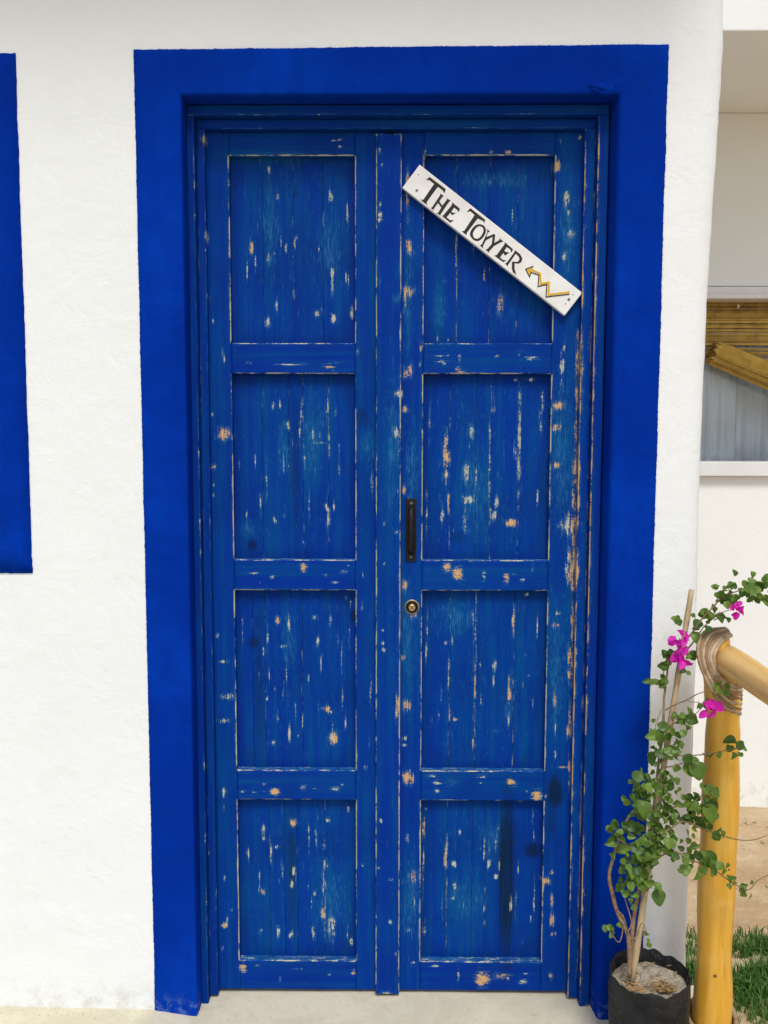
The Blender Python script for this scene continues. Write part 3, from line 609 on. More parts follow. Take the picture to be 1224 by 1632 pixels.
rng = random.Random(11)
bm = bmesh.new()
for i in range(420):
    x = rng.uniform(0.8, 2.0); y = rng.uniform(-0.1, 1.42)
    s = 0.003 + 0.013 * rng.random() ** 4
    m = Matrix.Translation((x, y, ground_z(x, y) + s * 0.2)) @ Matrix.Rotation(rng.random() * 6, 4, 'Z') @ Matrix.Diagonal((s * rng.uniform(.7, 1.6), s, s * .6, 1))
    bmesh.ops.create_icosphere(bm, subdivisions=1, radius=1, matrix=m)
bm_obj("dirt_clods", bm, M_STONE, None, (0, 0, 0), kind='stuff', label="loose pebbles and clods scattered over the dirt yard", cat="pebbles")

V, F = [], []
for i in range(10000):
    # two tussocks thinning out
    if rng.random() < 0.75: x, y = rng.gauss(1.10, 0.17), rng.gauss(0.33, 0.09)
    else: x, y = rng.uniform(0.82, 1.6), rng.uniform(0.10, 0.72)
    if y < 0.12 and x < 0.83: continue
    if nz(x * 9, y * 9, 6) < -0.22: continue
    if y > 0.55 or y < 0.12: continue
    zz = ground_z(x, y)
    hgt = rng.uniform(0.02, 0.080) * (0.6 + 0.8 * max(0, nz(x * 5, y * 5, 9) + 0.4)); w = rng.uniform(0.0012, 0.0026)
    a = rng.random() * 6.28; lean = rng.uniform(0.1, 0.9) * hgt; la = rng.random() * 6.28
    dx, dy = math.cos(a) * w, math.sin(a) * w
    lx, ly = math.cos(la) * lean, math.sin(la) * lean
    n = len(V)
    V += [(x - dx, y - dy, zz - .004), (x + dx, y + dy, zz - .004), (x + dx * .8 + lx * .35, y + dy * .8 + ly * .35, zz + hgt * .6), (x - dx * .8 + lx * .35, y - dy * .8 + ly * .35, zz + hgt * .6), (x + lx, y + ly, zz + hgt * (1 - .3 * lean / hgt))]
    F += [(n, n + 1, n + 2, n + 3), (n + 3, n + 2, n + 4)]
mesh_obj("grass", V, F, M_GRASS, None, (0, 0, 0), kind='stuff', label="patch of green grass at the foot of the wooden post", cat="grass")

# ------------------------------------------------------------------ neighbouring house
nb = empty("neighbouring_house", (2.5, 1.5, -0.1), "white house behind with flat concrete overhang and bamboo shaded window", "house")
NO = (2.5, 1.5, -0.1)
WY = 1.497
wx0, wx1, wz0, wz1 = 0.95, 2.6, 1.258, 2.003
bm = bmesh.new()
box(bm, -2.0, wx0, WY, WY + .15, -0.3, 2.655); box(bm, wx1, 7.0, WY, WY + .15, -0.3, 2.655)
box(bm, wx0, wx1, WY, WY + .15, -0.3, wz0); box(bm, wx0, wx1, WY, WY + .15, wz1, 2.655)
bmesh.ops.remove_doubles(bm, verts=bm.verts, dist=0.0005)
bm_obj("wall", bm, M_BACKWALL, nb, NO)
bm = bmesh.new(); box(bm, 0.05, 7.0, 0.806, WY + 3, 2.657, 3.05, 0.004)
bm_obj("roof_overhang", bm, M_BACKWALL, nb, NO)
bm = bmesh.new()
box(bm, wx0 + .002, wx1 - .002, WY - .012, WY + .14, wz1 - .050, wz1 - .004, .003); box(bm, wx0 + .002, wx1 - .002, WY - .03, WY + .14, wz0 + .002, wz0 + .058, .003)
box(bm, wx0 + .002, wx0 + .05, WY - .010, WY + .14, wz0 + .059, wz1 - .051, .003); box(bm, wx1 - .05, wx1 - .002, WY - .010, WY + .14, wz0 + .059, wz1 - .051, .003)
box(bm, wx0 + .05, wx1 - .05, WY - .014, WY - .0125, wz1 - .030, wz1 - .026)
wf = bm_obj("window", bm, M_ALU, nb, NO)
bm = bmesh.new(); box(bm, wx0 + .05, wx1 - .05, WY + .118, WY + .122, wz0 + .058, wz1 - .050)
bm_obj("pane", bm, M_GLASS, wf, NO)
V = [(-0.6 + wx0, WY + .15, wz0 - .6), (wx1 + .6, WY + .15, wz0 - .6), (wx1 + .6, WY + .15, wz1 + .5), (wx0 - .6, WY + .15, wz1 + .5)]
V += [(v[0], WY + 0.9, v[2]) for v in V]
mesh_obj("room", V, [(4, 5, 6, 7), (0, 1, 5, 4), (1, 2, 6, 5), (2, 3, 7, 6), (3, 0, 4, 7)], M_DARK, nb, NO)

# curtain
xs = lin(1.0, 1.80, 150)
V, F = [], []
for j, zz in enumerate(lin(0.9, 1.97, 6)):
    for i, x in enumerate(xs): V.append((x, WY + .150 + .013 * math.sin(x * 95 + .6 * math.sin(x * 31)) * (1 - .3 * j / 6) + .09 * min(1, max(0, (x - 1.42) / .03)) + .006 * math.sin(x * 230), zz))
n = len(xs)
F = [(j * n + i, j * n + i + 1, (j + 1) * n + i + 1, (j + 1) * n + i) for j in range(6) for i in range(n - 1)]
mesh_obj("curtain", V, F, M_CURT, None, (1.2, WY + .2, 0.9), smooth=True, label="pale bluish curtain hanging behind the neighbour's window pane", cat="curtain")

# bamboo blind: woven slats above, half rolled and hanging askew below
blind = empty("bamboo_blind", (1.6, WY + .09, 1.96), "brown bamboo roll blind hanging askew in the neighbour's window", "blind")
BO = (1.6, WY + .09, 1.96)
k = 0
zz = 1.957
while zz > 1.752:
    bm = bmesh.new()
    t = rng.uniform(.0022, .0036)
    sag = rng.uniform(-.0015, .0015)
    tube(bm, [Vector((1.00 + (2.2 - 1.0) * q / 6, WY + .085 + rng.uniform(-.001, .001), zz + sag * math.sin(q) - .004 * (k > 26) * q)) for q in range(7)], t, 6)
    bm_obj("slat", bm, M_SLAT2 if (k % 7 in (0, 3) or zz > 1.915) else M_SLAT, blind, BO)
    zz -= 2 * t + rng.uniform(.0004, .0014); k += 1
# the roll: slats wound on a slanting axis, flaring wider to the right
A0, A1 = Vector((1.282, WY + .056, 1.752)), Vector((2.0, WY + .056, 1.462))
ax = (A1 - A0).normalized(); up = Vector((0, 1, 0)).cross(ax).normalized(); fr = Vector((0, 1, 0))
for ring, (rad, cnt) in enumerate(((.046, 40), (.038, 26), (.028, 16))):
    for q in range(cnt):
        th = 2 * math.pi * q / cnt + ring
        rr = rad * (1 + rng.uniform(-.05, .05))
        o = up * (math.cos(th) * rr) + fr * (math.sin(th) * rr)
        bm = bmesh.new()
        s = rng.uniform(-.008, .010) - ring * .003
        tube(bm, [A0 + ax * s + o, A0 + ax * .25 + o * 1.08, A1 + o * 1.15], .0030, 6)
        bm_obj("slat", bm, M_SLAT2 if rng.random() < .22 or ring else M_SLAT, blind, BO)
for x in (1.30, 1.47, 1.62):
    bm = bmesh.new()
    tube(bm, [Vector((x, WY + .081, 1.96)), Vector((x, WY + .081, 1.75))], .0012, 5)
    bm_obj("cord", bm, M_SLAT, blind, BO)
bm = bmesh.new()
tube(bm, [Vector((1.3845, WY + .076, 1.945)), Vector((1.386, WY + .072, 1.936)), Vector((1.3845, WY + .076, 1.927))], lambda t: .0015 + .004 * math.sin(t * 3.14), 8)
bm_obj("cord_knot", bm, M_ALU, blind, BO)

# ------------------------------------------------------------------ worn door joinery
KS = {'c': .56, 'w': .58, 'C': .72, 'W': .80, 't': .9, 'd': .38, 'D': .85}
wear = []
for e in WEAR.split(';'):
    q = e.split()
    wear.append((q[0], float(q[1]) / 1000, float(q[2]) / 1000, max(float(q[3]) * (.78 if q[0] in 'cC' and float(q[3]) < float(q[4]) else 1), 2.1) / 1000, max(float(q[4]), 2.1) / 1000))

for pz_, h_, s_ in ((1.62, .05, .0032), (1.50, .05, .004), (1.40, .06, .004), (1.30, .05, .005), (1.20, .07, .006), (1.08, .06, .0065), (.97, .06, .005), (.86, .06, .004), (.72, .06, .004), (.60, .05, .0032)):
    wear.append(('w', .4395, pz_, s_, h_))     # bare wood down the hanging edge of the right leaf
wr = random.Random(21)
for i in range(80):                           # fine scratches along the grain in the panels
    px_ = wr.choice((wr.uniform(-.37, -.10), wr.uniform(.09, .37))); a_, b_ = wr.choice(((.10, .51), (.60, 1.04), (1.12, 1.56), (1.64, 2.06)))
    pz_ = wr.triangular(a_ + .03, b_ - .03, (a_ + b_) / 2)
    wear.append(('c', px_, pz_, wr.uniform(.0014, .0021), wr.uniform(.006, .034)))

def wear_at(x, zz):
    """x, zz numpy arrays -> chip, dark, thin, warm"""
    c = np.zeros(x.shape); d = np.zeros(x.shape); t = np.zeros(x.shape); w = np.full(x.shape, .25)
    x0, x1, z0, z1 = x.min(), x.max(), zz.min(), zz.max()
    for k, px, pz, rx, rz in wear:
        if px + 2.5 * rx < x0 or px - 2.5 * rx > x1 or pz + 2.5 * rz < z0 or pz - 2.5 * rz > z1: continue
        g = np.exp(-0.7 * (((x - px) / rx) ** 2 + ((zz - pz) / rz) ** 2))
        lo = k.lower(); s = KS[k]
        if lo in 'cw':
            c = np.maximum(c, s * g)
            w = np.where(g > .12, 1.0 if lo == 'w' else 0.1, w)
        elif lo == 'd': d = np.maximum(d, s * g)
        else: t = np.maximum(t, s * g)
    return c, d, t, w

def n1(a, seed): return np.array([mnoise.noise(Vector((q, seed, seed * .37))) for q in a])

SEED = [0]
def plank(name, x0, x1, z0, z1, yf, yb, mat, parent, origin, l=0., r=0., b=0., t=0., c=.0022, cell=.0028, top_side=(.15, 0, .3, .3), warmL=.3, warmR=.3, warp=.0005, dark=0.0, rub=None):
    """one timber as a closed mesh: chamfered front with its own wear attribute. l r b t = how worn each front arris is (number or function of position)"""
    SEED[0] += 1
    sd = SEED[0] * 3.17
    nx = max(1, int(round((x1 - x0 - 2 * c) / cell))); nzz = max(1, int(round((z1 - z0 - 2 * c) / cell)))
    X = np.array([x0, x0] + list(np.linspace(x0 + c, x1 - c, nx + 1)) + [x1, x1])
    Z = np.array([z0, z0] + list(np.linspace(z0 + c, z1 - c, nzz + 1)) + [z1, z1])
    px = np.array([yb, yf + c] + [yf] * (nx + 1) + [yf + c, yb])
    pz = np.array([yb, yf + c] + [yf] * (nzz + 1) + [yf + c, yb])
    Y = np.maximum(px[None, :], pz[:, None])
    # uneven arrises
    wl = c * .45 * n1(Z * 23, sd); wr = c * .45 * n1(Z * 23, sd + 9)
    GX = np.repeat(X[None, :], len(Z), 0); GZ = np.repeat(Z[:, None], len(X), 1)
    GX[:, 2] += wl; GX[:, -3] -= wr
    GZ[2, :] += c * .45 * n1(X * 23, sd + 4); GZ[-3, :] -= c * .45 * n1(X * 23, sd + 6)
    bow = warp * (n1(Z * 1.7, sd + 2)[:, None] + n1(X * 9, sd + 3)[None, :])
    Y = np.where(Y < yb - 1e-6, Y + bow, Y)
    NXv, NZv = len(X), len(Z)
    V = np.stack([GX, Y, GZ], -1).reshape(-1, 3) - np.array(origin)
    ii, jj = np.meshgrid(np.arange(NXv - 1), np.arange(NZv - 1))
    a = (jj * NXv + ii)
    quads = np.stack([a, a + 1, a + NXv + 1, a + NXv], -1).reshape(-1, 4)
    me = bpy.data.meshes.new(name)
    ring = [i for i in range(NXv)] + [j * NXv + NXv - 1 for j in range(1, NZv)] + [(NZv - 1) * NXv + i for i in range(NXv - 2, -1, -1)] + [j * NXv for j in range(NZv - 2, 0, -1)]
    faces = quads.tolist() + [list(reversed(ring))]
    me.from_pydata(V.tolist(), [], faces)
    me.materials.append(mat)
    # wear per face corner
    ch, dk, th, wm = wear_at(GX, GZ)
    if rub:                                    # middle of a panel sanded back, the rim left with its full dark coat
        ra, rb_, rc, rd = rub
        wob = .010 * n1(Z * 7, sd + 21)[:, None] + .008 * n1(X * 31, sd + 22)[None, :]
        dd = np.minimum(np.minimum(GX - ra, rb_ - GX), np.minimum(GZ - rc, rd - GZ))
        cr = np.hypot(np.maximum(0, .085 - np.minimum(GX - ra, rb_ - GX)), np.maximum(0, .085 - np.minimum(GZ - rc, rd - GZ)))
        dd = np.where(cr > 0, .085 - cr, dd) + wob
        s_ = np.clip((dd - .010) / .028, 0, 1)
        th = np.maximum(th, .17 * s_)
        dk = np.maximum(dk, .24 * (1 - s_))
    C = np.zeros((NZv - 1, NXv - 1, 4, 4))
    for q, (dj, di) in enumerate(((0, 0), (0, 1), (1, 1), (1, 0))):
        sl = (slice(dj, dj + NZv - 1), slice(di, di + NXv - 1))
        C[:, :, q, 0] = ch[sl]; C[:, :, q, 1] = np.maximum(dk[sl], dark); C[:, :, q, 2] = th[sl]; C[:, :, q, 3] = wm[sl]
    def strength(e, P, s):
        base = np.array([e(v) for v in P]) if callable(e) else np.full(len(P), float(e))
        return base * (0.62 + 0.55 * n1(P * 11, s) + 0.45 * n1(P * 41, s + 1))
    zl = strength(l, Z, sd + 11); zr = strength(r, Z, sd + 12); xb = strength(b, X, sd + 13); xt = strength(t, X, sd + 14)
    for q, (dj, di) in enumerate(((0, 0), (0, 1), (1, 1), (1, 0))):
        for col, arr, w in ((1, zl, warmL), (NXv - 3, zr, warmR)):
            C[:, col, q, 0] = np.maximum(C[:, col, q, 0], arr[dj:dj + NZv - 1]); C[:, col, q, 3] = w
        for row, arr in ((1, xb), (NZv - 3, xt)):
            C[row, :, q, 0] = np.maximum(C[row, :, q, 0], arr[di:di + NXv - 1]); C[row, :, q, 3] = .3
        # ragged wear just inside the arris
        for col, arr in ((2, zl), (NXv - 4, zr)):
            if 2 <= col < NXv - 3: C[:, col, q, 0] = np.maximum(C[:, col, q, 0], arr[dj:dj + NZv - 1] * (.42 if (di == (0 if col == 2 else 1)) else .1))
        for row, arr in ((2, xb), (NZv - 4, xt)):
            if 2 <= row < NZv - 3: C[row, :, q, 0] = np.maximum(C[row, :, q, 0], arr[di:di + NXv - 1] * (.42 if (dj == (0 if row == 2 else 1)) else .1))
    C[-1, :, :, :] = top_side
    flat = np.concatenate([C.reshape(-1, 4), np.tile(np.array([[0, 0, 0, .3]]), (len(ring), 1))])
    at = me.color_attributes.new('wear', 'FLOAT_COLOR', 'CORNER')
    at.data.foreach_set('color', flat.astype(np.float32).ravel())
    me.update()
    o = bpy.data.objects.new(name, me)
    return link(o, parent)

ZR = [(.022, .099), (.518, .594), (1.044, 1.119), (1.565, 1.637), (2.0675, 2.122)]       # rails
ZP = [(.099, .518), (.594, 1.044), (1.119, 1.565), (1.637, 2.0675)]                      # panels
def in_panels(z): return any(a < z < b for a, b in ZP)
YL = 0.090

def leaf(origin, label, xA, xB, xC, xD, boards, edges):
    o = empty("door_leaf", origin, label, "door", "leaves of the blue double door")
    plank("stile", xA, xB, .022, 2.122, YL, YL + .034, M_WV, o, origin, l=edges['ol'], r=lambda z: edges['pl'] if in_panels(z) else .12, warmL=edges.get('wol', .4), warmR=.35)
    plank("stile", xC, xD, .022, 2.122, YL, YL + .034, M_WV, o, origin, l=lambda z: edges['pr'] if in_panels(z) else .12, r=edges['or'], warmR=edges.get('wor', .4), warmL=.35)
    for i, (a, b) in enumerate(ZR):
        plank("rail", xB + .0003, xC - .0003, a, b, YL + .0004, YL + .034, M_WH, o, origin, l=.08, r=.08,
              t=.72 if i < 4 else .1, b=(.25, .72, .85, .72, .78)[i], top_side=(.26, 0, .85, .1))  # ledge tops paled: worn paint, plus light from above put into the colour
    for i, (a, b) in enumerate(ZP):
        js = [xB - .004] + boards[i][0] + [xC + .004]
        pn = bpy.data.objects.new("panel", None); pn.empty_display_size = .03
        link(pn, o)
        for k in range(len(js) - 1):
            e = boards[i][1]
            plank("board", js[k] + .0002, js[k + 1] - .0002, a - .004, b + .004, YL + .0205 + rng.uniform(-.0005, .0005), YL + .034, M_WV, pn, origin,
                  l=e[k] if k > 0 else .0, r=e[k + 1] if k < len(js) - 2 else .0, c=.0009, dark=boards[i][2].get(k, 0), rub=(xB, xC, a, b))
    return o

LO = (-0.4365, YL, 0.022)
left_leaf = leaf(LO, "left leaf of the worn blue double door, with the cover strip", -.4365, -.381, -.087, -.010,
    [([-.305, -.267, -.235, -.166], [0, .30, .2, .25, .50, 0], {2: .20}),
     ([-.341, -.311, -.219], [0, .15, .35, .25, 0], {1: .22}),
     ([-.312, -.249, -.214, -.152], [0, .28, .35, .38, .42, 0], {2: .15}),
     ([-.306, -.234, -.164], [0, .22, .35, .30, 0], {})],
    dict(ol=.32, pl=.92, pr=.90, **{'or': .2}))
plank("cover_strip", -.0375, .0215, .0205, 2.112, YL - .0150, YL - .0004, M_WV, left_leaf, LO, l=.78, r=1.0, t=.55, warmL=.35, warmR=.30)
RO = (0.004, YL, 0.022)
right_leaf = leaf(RO, "right leaf of the worn blue double door, carrying handle and lock", .004, .0745, .3785, .4475,
    [([.141, .204, .237, .277, .303], [0, .45, .25, .42, .3, .3, 0], {3: .15}),
     ([.143, .208, .302], [0, .45, .62, .50, 0], {}),
     ([.141, .203, .239, .307], [0, .40, .3, .50, .72, 0], {}),
     ([.153, .230, .296], [0, .50, .42, .38, 0], {})],
    dict(ol=.2, pl=.90, pr=.92, wor=1.0, **{'or': lambda z: .92 if .55 < z < 1.68 else .68}))

# handle and lock belong to the right leaf
def rot_box(bm, cx, cz, ang, *a, **k):
    n0 = len(bm.verts)
    box(bm, *a, **k)

bm = bmesh.new()
box(bm, .034, .060, YL - .0035, YL, 1.116, 1.268, .0016)
hp = bm_obj("handle", bm, M_BLACKM, right_leaf, RO)
bm = bmesh.new()
pts = spline([(.0470, YL - .004, 1.139), (.0470, YL - .016, 1.148), (.0470, YL - .021, 1.165), (.0470, YL - .022, 1.192), (.0470, YL - .021, 1.219), (.0470, YL - .016, 1.236), (.0470, YL - .004, 1.245)], 5)
tube(bm, pts, .0075, 12)
bm_obj("grip", bm, M_BLACKM, hp, RO, smooth=True)
for zz in (1.127, 1.257):
    bm = bmesh.new()
    bmesh.ops.create_cone(bm, cap_ends=True, segments=20, radius1=.0040, radius2=.0030, depth=.0022, matrix=Matrix.Translation((.047, YL - .0045, zz)) @ Matrix.Rotation(R(90), 4, 'X'))
    box(bm, .0444, .0496, YL - .0062, YL - .0057, zz - .0005, zz + .0005)
    bm_obj("screw", bm, M_STEEL, hp, RO)

def ring_mesh(bm, cx, cz, prof, seg=40):
    """lathe about the Y axis; prof = (radius, y)"""
    rows = []
    for r_, y_ in prof:
        if r_ < 1e-6: rows.append([bm.verts.new((cx, y_, cz))])
        else: rows.append([bm.verts.new((cx + r_ * math.cos(2 * math.pi * k / seg), y_, cz + r_ * math.sin(2 * math.pi * k / seg))) for k in range(seg)])
    for A, B in zip(rows, rows[1:]):
        for k in range(seg):
            k2 = (k + 1) % seg
            if len(B) == 1: bm.faces.new((A[k], A[k2], B[0]))
            elif len(A) == 1: bm.faces.new((A[0], B[k2], B[k]))
            else: bm.faces.new((A[k], A[k2], B[k2], B[k]))
LX, LZ = .0500, 1.004
bm = bmesh.new()
ring_mesh(bm, LX, LZ, [(.0155, YL), (.0155, YL - .0030), (.0142, YL - .0050), (.0115, YL - .0050), (.0095, YL - .0018), (.0088, YL - .0010)])
lk = bm_obj("lock", bm, M_BLACKM, right_leaf, RO, smooth=True)
bm = bmesh.new()
ring_mesh(bm, LX, LZ, [(.0180, YL), (.0180, YL - .0012), (.0168, YL - .0018), (.0150, YL - .0018)])
bm_obj("lock_ring", bm, M_BRASS, lk, RO, smooth=True)
bm = bmesh.new()
ring_mesh(bm, LX, LZ, [(.0086, YL - .001), (.0086, YL - .0058), (.0078, YL - .0066), (.0066, YL - .0066), (.0062, YL - .0058), (.0058, YL - .0066), (.0, YL - .0068)])
bm_obj("lock_cylinder", bm, M_BRASS, lk, RO, smooth=True)
bm = bmesh.new()
box(bm, LX - .0009, LX + .0009, YL - .0074, YL - .0067, LZ - .0042, LZ + .0030)
ring_mesh(bm, LX, LZ + .0022, [(.0019, YL - .0066), (.0019, YL - .0074), (0, YL - .0074)], 12)
bm_obj("keyhole", bm, M_BLACKM, lk, RO)

# ------------------------------------------------------------------ door frame, two stepped rebates
FO = (0.0, 0.06, 0.012)
frame = empty("door_frame", FO, "stepped blue timber door frame around the double door", "door frame")
for (x0, x1, z0, z1, yf, yb, kw) in (
    (-.4690, -.4520, .012, 2.1430, .045, .12, dict(r=.40, l=.1, dark=.22)),
    (-.4517, -.4325, .020, 2.1205, .068, .0885, dict(r=.30, l=.35, dark=.20)),
    (.4425, .4668, .020, 2.1205, .068, .0885, dict(l=lambda z: 1.05 if .5 < z < 1.75 else .75, r=.70, warmL=1.0, warmR=1.0)),
    (.4672, .4915, .012, 2.1430, .045, .12, dict(l=.95, r=.2, warmL=1.0, dark=.22))):
    plank("jamb", x0, x1, z0, z1, yf, yb, M_WV, frame, FO, c=.0020, cell=.006, **kw)
plank("frame_head", -.4690, .4915, 2.1433, 2.1660, .045, .12, M_WH, frame, FO, dark=.22, b=.34, c=.0020, cell=.006)
plank("frame_head", -.4517, .4668, 2.1208, 2.1425, .068, .0885, M_WH, frame, FO, dark=.22, b=.30, t=.2, c=.0020, cell=.006)

# ------------------------------------------------------------------ the sign
sx, szz, sl, sw, sa = SIGN
sx -= .0012
SO = (sx, YL - .0085, szz)
ca, sn = math.cos(R(sa)), math.sin(R(sa))
def SP(u, v, y): return (sx + u * ca - v * sn, y, szz + u * sn + v * ca)
sign = empty("hanging_sign", SO, "slanting white board lettered THE TOWER with a zigzag yellow arrow", "sign")
YF = YL - .0155
bm = bmesh.new()
box(bm, -sl / 2, sl / 2, YF, YL - .0012, -sw / 2, sw / 2, .0014)
for v in bm.verts:
    u, w = v.co.x, v.co.z
    v.co = Vector(SP(u + .0006 * nz(w * 40, u * 10, 2), w + .0008 * nz(u * 18, w * 20, 5), v.co.y))
bm_obj("board", bm, M_SIGN, sign, SO)

def flat_poly(name, pts, mat, y0, y1):
    bm = bmesh.new()
    fv = [bm.verts.new(SP(u / 1000, v / 1000, y1)) for u, v in pts]
    f = bm.faces.new(fv)
    if f.normal.y > 0: f.normal_flip()
    r = bmesh.ops.extrude_face_region(bm, geom=[f])
    for e in r['geom']:
        if isinstance(e, bmesh.types.BMVert): e.co.y = y0
    bmesh.ops.recalc_face_normals(bm, faces=bm.faces)
    bmesh.ops.triangulate(bm, faces=bm.faces)
    return bm_obj(name, bm, mat, sign, SO)

def flat_ring(name, outer, inner, mat, y0, y1):
    def smooth(p):
        P = [(a[0], 0, a[1]) for a in p]
        q = spline(P[-2:] + P + P[:3], 4)
        return [(v.x, v.z) for v in q[8:8 + 4 * len(p)]]
    A, B = smooth(outer), smooth(inner)
    n = len(A)
    V = [SP(u / 1000, v / 1000, y0) for u, v in A + B] + [SP(u / 1000, v / 1000, y1) for u, v in A + B]
    F = []
    for k in range(n):
        j = (k + 1) % n
        F += [(k, j, n + j, n + k), (k, 2 * n + k, 2 * n + j, j), (n + k, n + j, 3 * n + j, 3 * n + k)]
    return mesh_obj(name, V, F, mat, sign, SO)

def flat_stroke(name, pts, w, mat, y0, y1):
    P = [Vector((u / 1000, v / 1000)) for u, v in pts]
    w = w / 2000
    Lf, Rt = [], []
    for i, p in enumerate(P):
        d0 = (p - P[i - 1]).normalized() if i else None
        d1 = (P[i + 1] - p).normalized() if i < len(P) - 1 else None
        d0 = d0 or d1; d1 = d1 or d0
        n0 = Vector((-d0.y, d0.x)); n1_ = Vector((-d1.y, d1.x))
        m = (n0 + n1_).normalized()
        k = w / max(.45, m.dot(n0))
        Lf.append(p + m * k); Rt.append(p - m * k)
    n = len(P)
    V = [SP(q.x, q.y, y0) for q in Lf] + [SP(q.x, q.y, y0) for q in Rt] + [SP(q.x, q.y, y1) for q in Lf] + [SP(q.x, q.y, y1) for q in Rt]
    F = []
    for i in range(n - 1):
        F += [(i, i + 1, n + i + 1, n + i), (i, 2 * n + i, 2 * n + i + 1, i + 1), (n + i, n + i + 1, 3 * n + i + 1, 3 * n + i)]
    F += [(0, n, 3 * n, 2 * n), (n - 1, 3 * n - 1, 4 * n - 1, 2 * n - 1)]
    return mesh_obj(name, V, F, mat, sign, SO)

for p in LETTERS: flat_poly("letter", p, M_INK, YF - .0005, YF + .0006)
flat_ring("letter", RING_O[0], RING_O[1], M_INK, YF - .0005, YF + .0006)
flat_poly("arrow_head", ARROW_HEAD, M_YEL, YF - .0004, YF + .0006)
flat_stroke("arrow_shaft", ARROW_YELLOW, 4.4, M_YEL, YF - .0006, YF + .0006)
flat_stroke("arrow_shadow", ARROW_DARK, 2.3, M_INK, YF - .0009, YF + .0006)
for (u, v), r_ in zip(SCREWS, (.0031, .0013, .0033, .0013, .0015)):
    bm = bmesh.new()
    c = SP(u / 1000, v / 1000, YF - .0003)
    ring_mesh(bm, c[0], c[2], [(r_, YF + .0002), (r_, YF - .0006), (r_ * .5, YF - .0003), (0, YF - .0001)], 14)
    bm_obj("screw", bm, M_STEEL, sign, SO)

# ------------------------------------------------------------------ railing of lashed poles
GO = (0.73, -0.12, 0.0)
rl = empty("pole_railing", GO, "railing of golden debarked poles lashed with rope at the porch edge", "railing")
def wobble(a, b, n, amp, seed):
    return [a.lerp(b, i / n) + Vector((nz(i * .35, seed), nz(i * .35, seed + 4), 0)) * amp for i in range(n + 1)]
bm = bmesh.new()
pp = [Vector((.7285, -.12, -.12)), Vector((.7300, -.121, .15)), Vector((.7322, -.119, .45)), Vector((.7332, -.12, .70)), Vector((.7310, -.12, .82)), Vector((.7180, -.118, .92)), Vector((.7060, -.115, .976))]
pp = spline(pp, 8)
tube(bm, pp, lambda t: .0425 - .0095 * t + .0014 * math.sin(t * 19) + .001 * math.sin(t * 47) - .0045 * max(0, (t - .97) / .03) ** 2, 28, wob=.06)
bm_obj("post", bm, M_POLE, rl, GO, smooth=True)
bm = bmesh.new()
tube(bm, [Vector((.7285, -.137, .934))] + wobble(Vector((.7285, -.142, .934)), Vector((.750, -2.4, .950)), 40, .004, 5), lambda t: .0338 - .035 * min(t, .12) if t > .01 else .028, 28, wob=.05)
bm_obj("rail", bm, M_RAIL, rl, GO, smooth=True)
bm = bmesh.new()
tube(bm, [Vector((.735, -.168, .048))] + wobble(Vector((.735, -.176, .048)), Vector((.76, -2.4, .07)), 40, .004, 6), lambda t: .040 if t > .01 else .034, 28, wob=.05)
bm_obj("rail", bm, M_RAIL, rl, GO, smooth=True)
for kx, kz, ks in ((.7205, .225, .0042), (.742, .47, .0034)):
    bm = bmesh.new()
    bmesh.ops.create_icosphere(bm, subdivisions=3, radius=1, matrix=Matrix.Translation((kx, -.1585 if kz < .3 else -.1565, kz)) @ Matrix.Diagonal((ks, .0022, ks * .8, 1)))
    bm_obj("knot", bm, M_KNOT, rl, GO, smooth=True)
la = bpy.data.objects.new("rope_lashing", None); link(la, rl)
cx, cz = .7265, .932
inner = [(.014, .054, -.128), (-.016, .042, -.150), (-.033, .014, -.158), (-.022, -.024, -.162), (.006, -.046, -.165), (.030, -.052, -.142), (.043, -.056, -.118)]
outer = [(.010, .066, -.105), (-.040, .060, -.118), (-.060, .022, -.138), (-.049, -.032, -.154), (-.014, -.090, -.164), (.026, -.112, -.146), (.0415, -.118, -.118)]
for k in range(7):
    q = k / 6
    fp = [Vector((cx + a[0] + (b_[0] - a[0]) * q, a[2] + (b_[2] - a[2]) * q, cz + a[1] + (b_[1] - a[1]) * q + .0012 * math.sin(k * 5 + i))) for i, (a, b_) in enumerate(zip(inner, outer))]
    back = [Vector((cx + .030, -.082, fp[-1].z + .030)), Vector((cx - .005, -.080, cz + .010 - .02 * q)), Vector((cx + .002, -.084, cz + .045))]
    bm = bmesh.new()
    tube(bm, spline(fp + back + [fp[0]], 7), .0041, 8, wob=.3, seed=k)
    bm_obj("strand", bm, M_ROPE, la, GO, smooth=True)
la2 = bpy.data.objects.new("rope_lashing", None); link(la2, rl)
for k in range(4):
    pts = []
    for i in range(13):
        a = 2 * math.pi * i / 12
        pts.append((.7300 + (.0535 + .003 * k) * math.cos(a), -.125 + (.053 + .002 * k) * math.sin(a), .100 - .014 * k - .050 * (-math.sin(a)) * .6 + .012 * math.sin(2 * a)))
    bm = bmesh.new()
    tube(bm, spline(pts, 4), .0056, 8, wob=.15, seed=k + 40)
    bm_obj("strand", bm, M_ROPE, la2, GO, smooth=True)

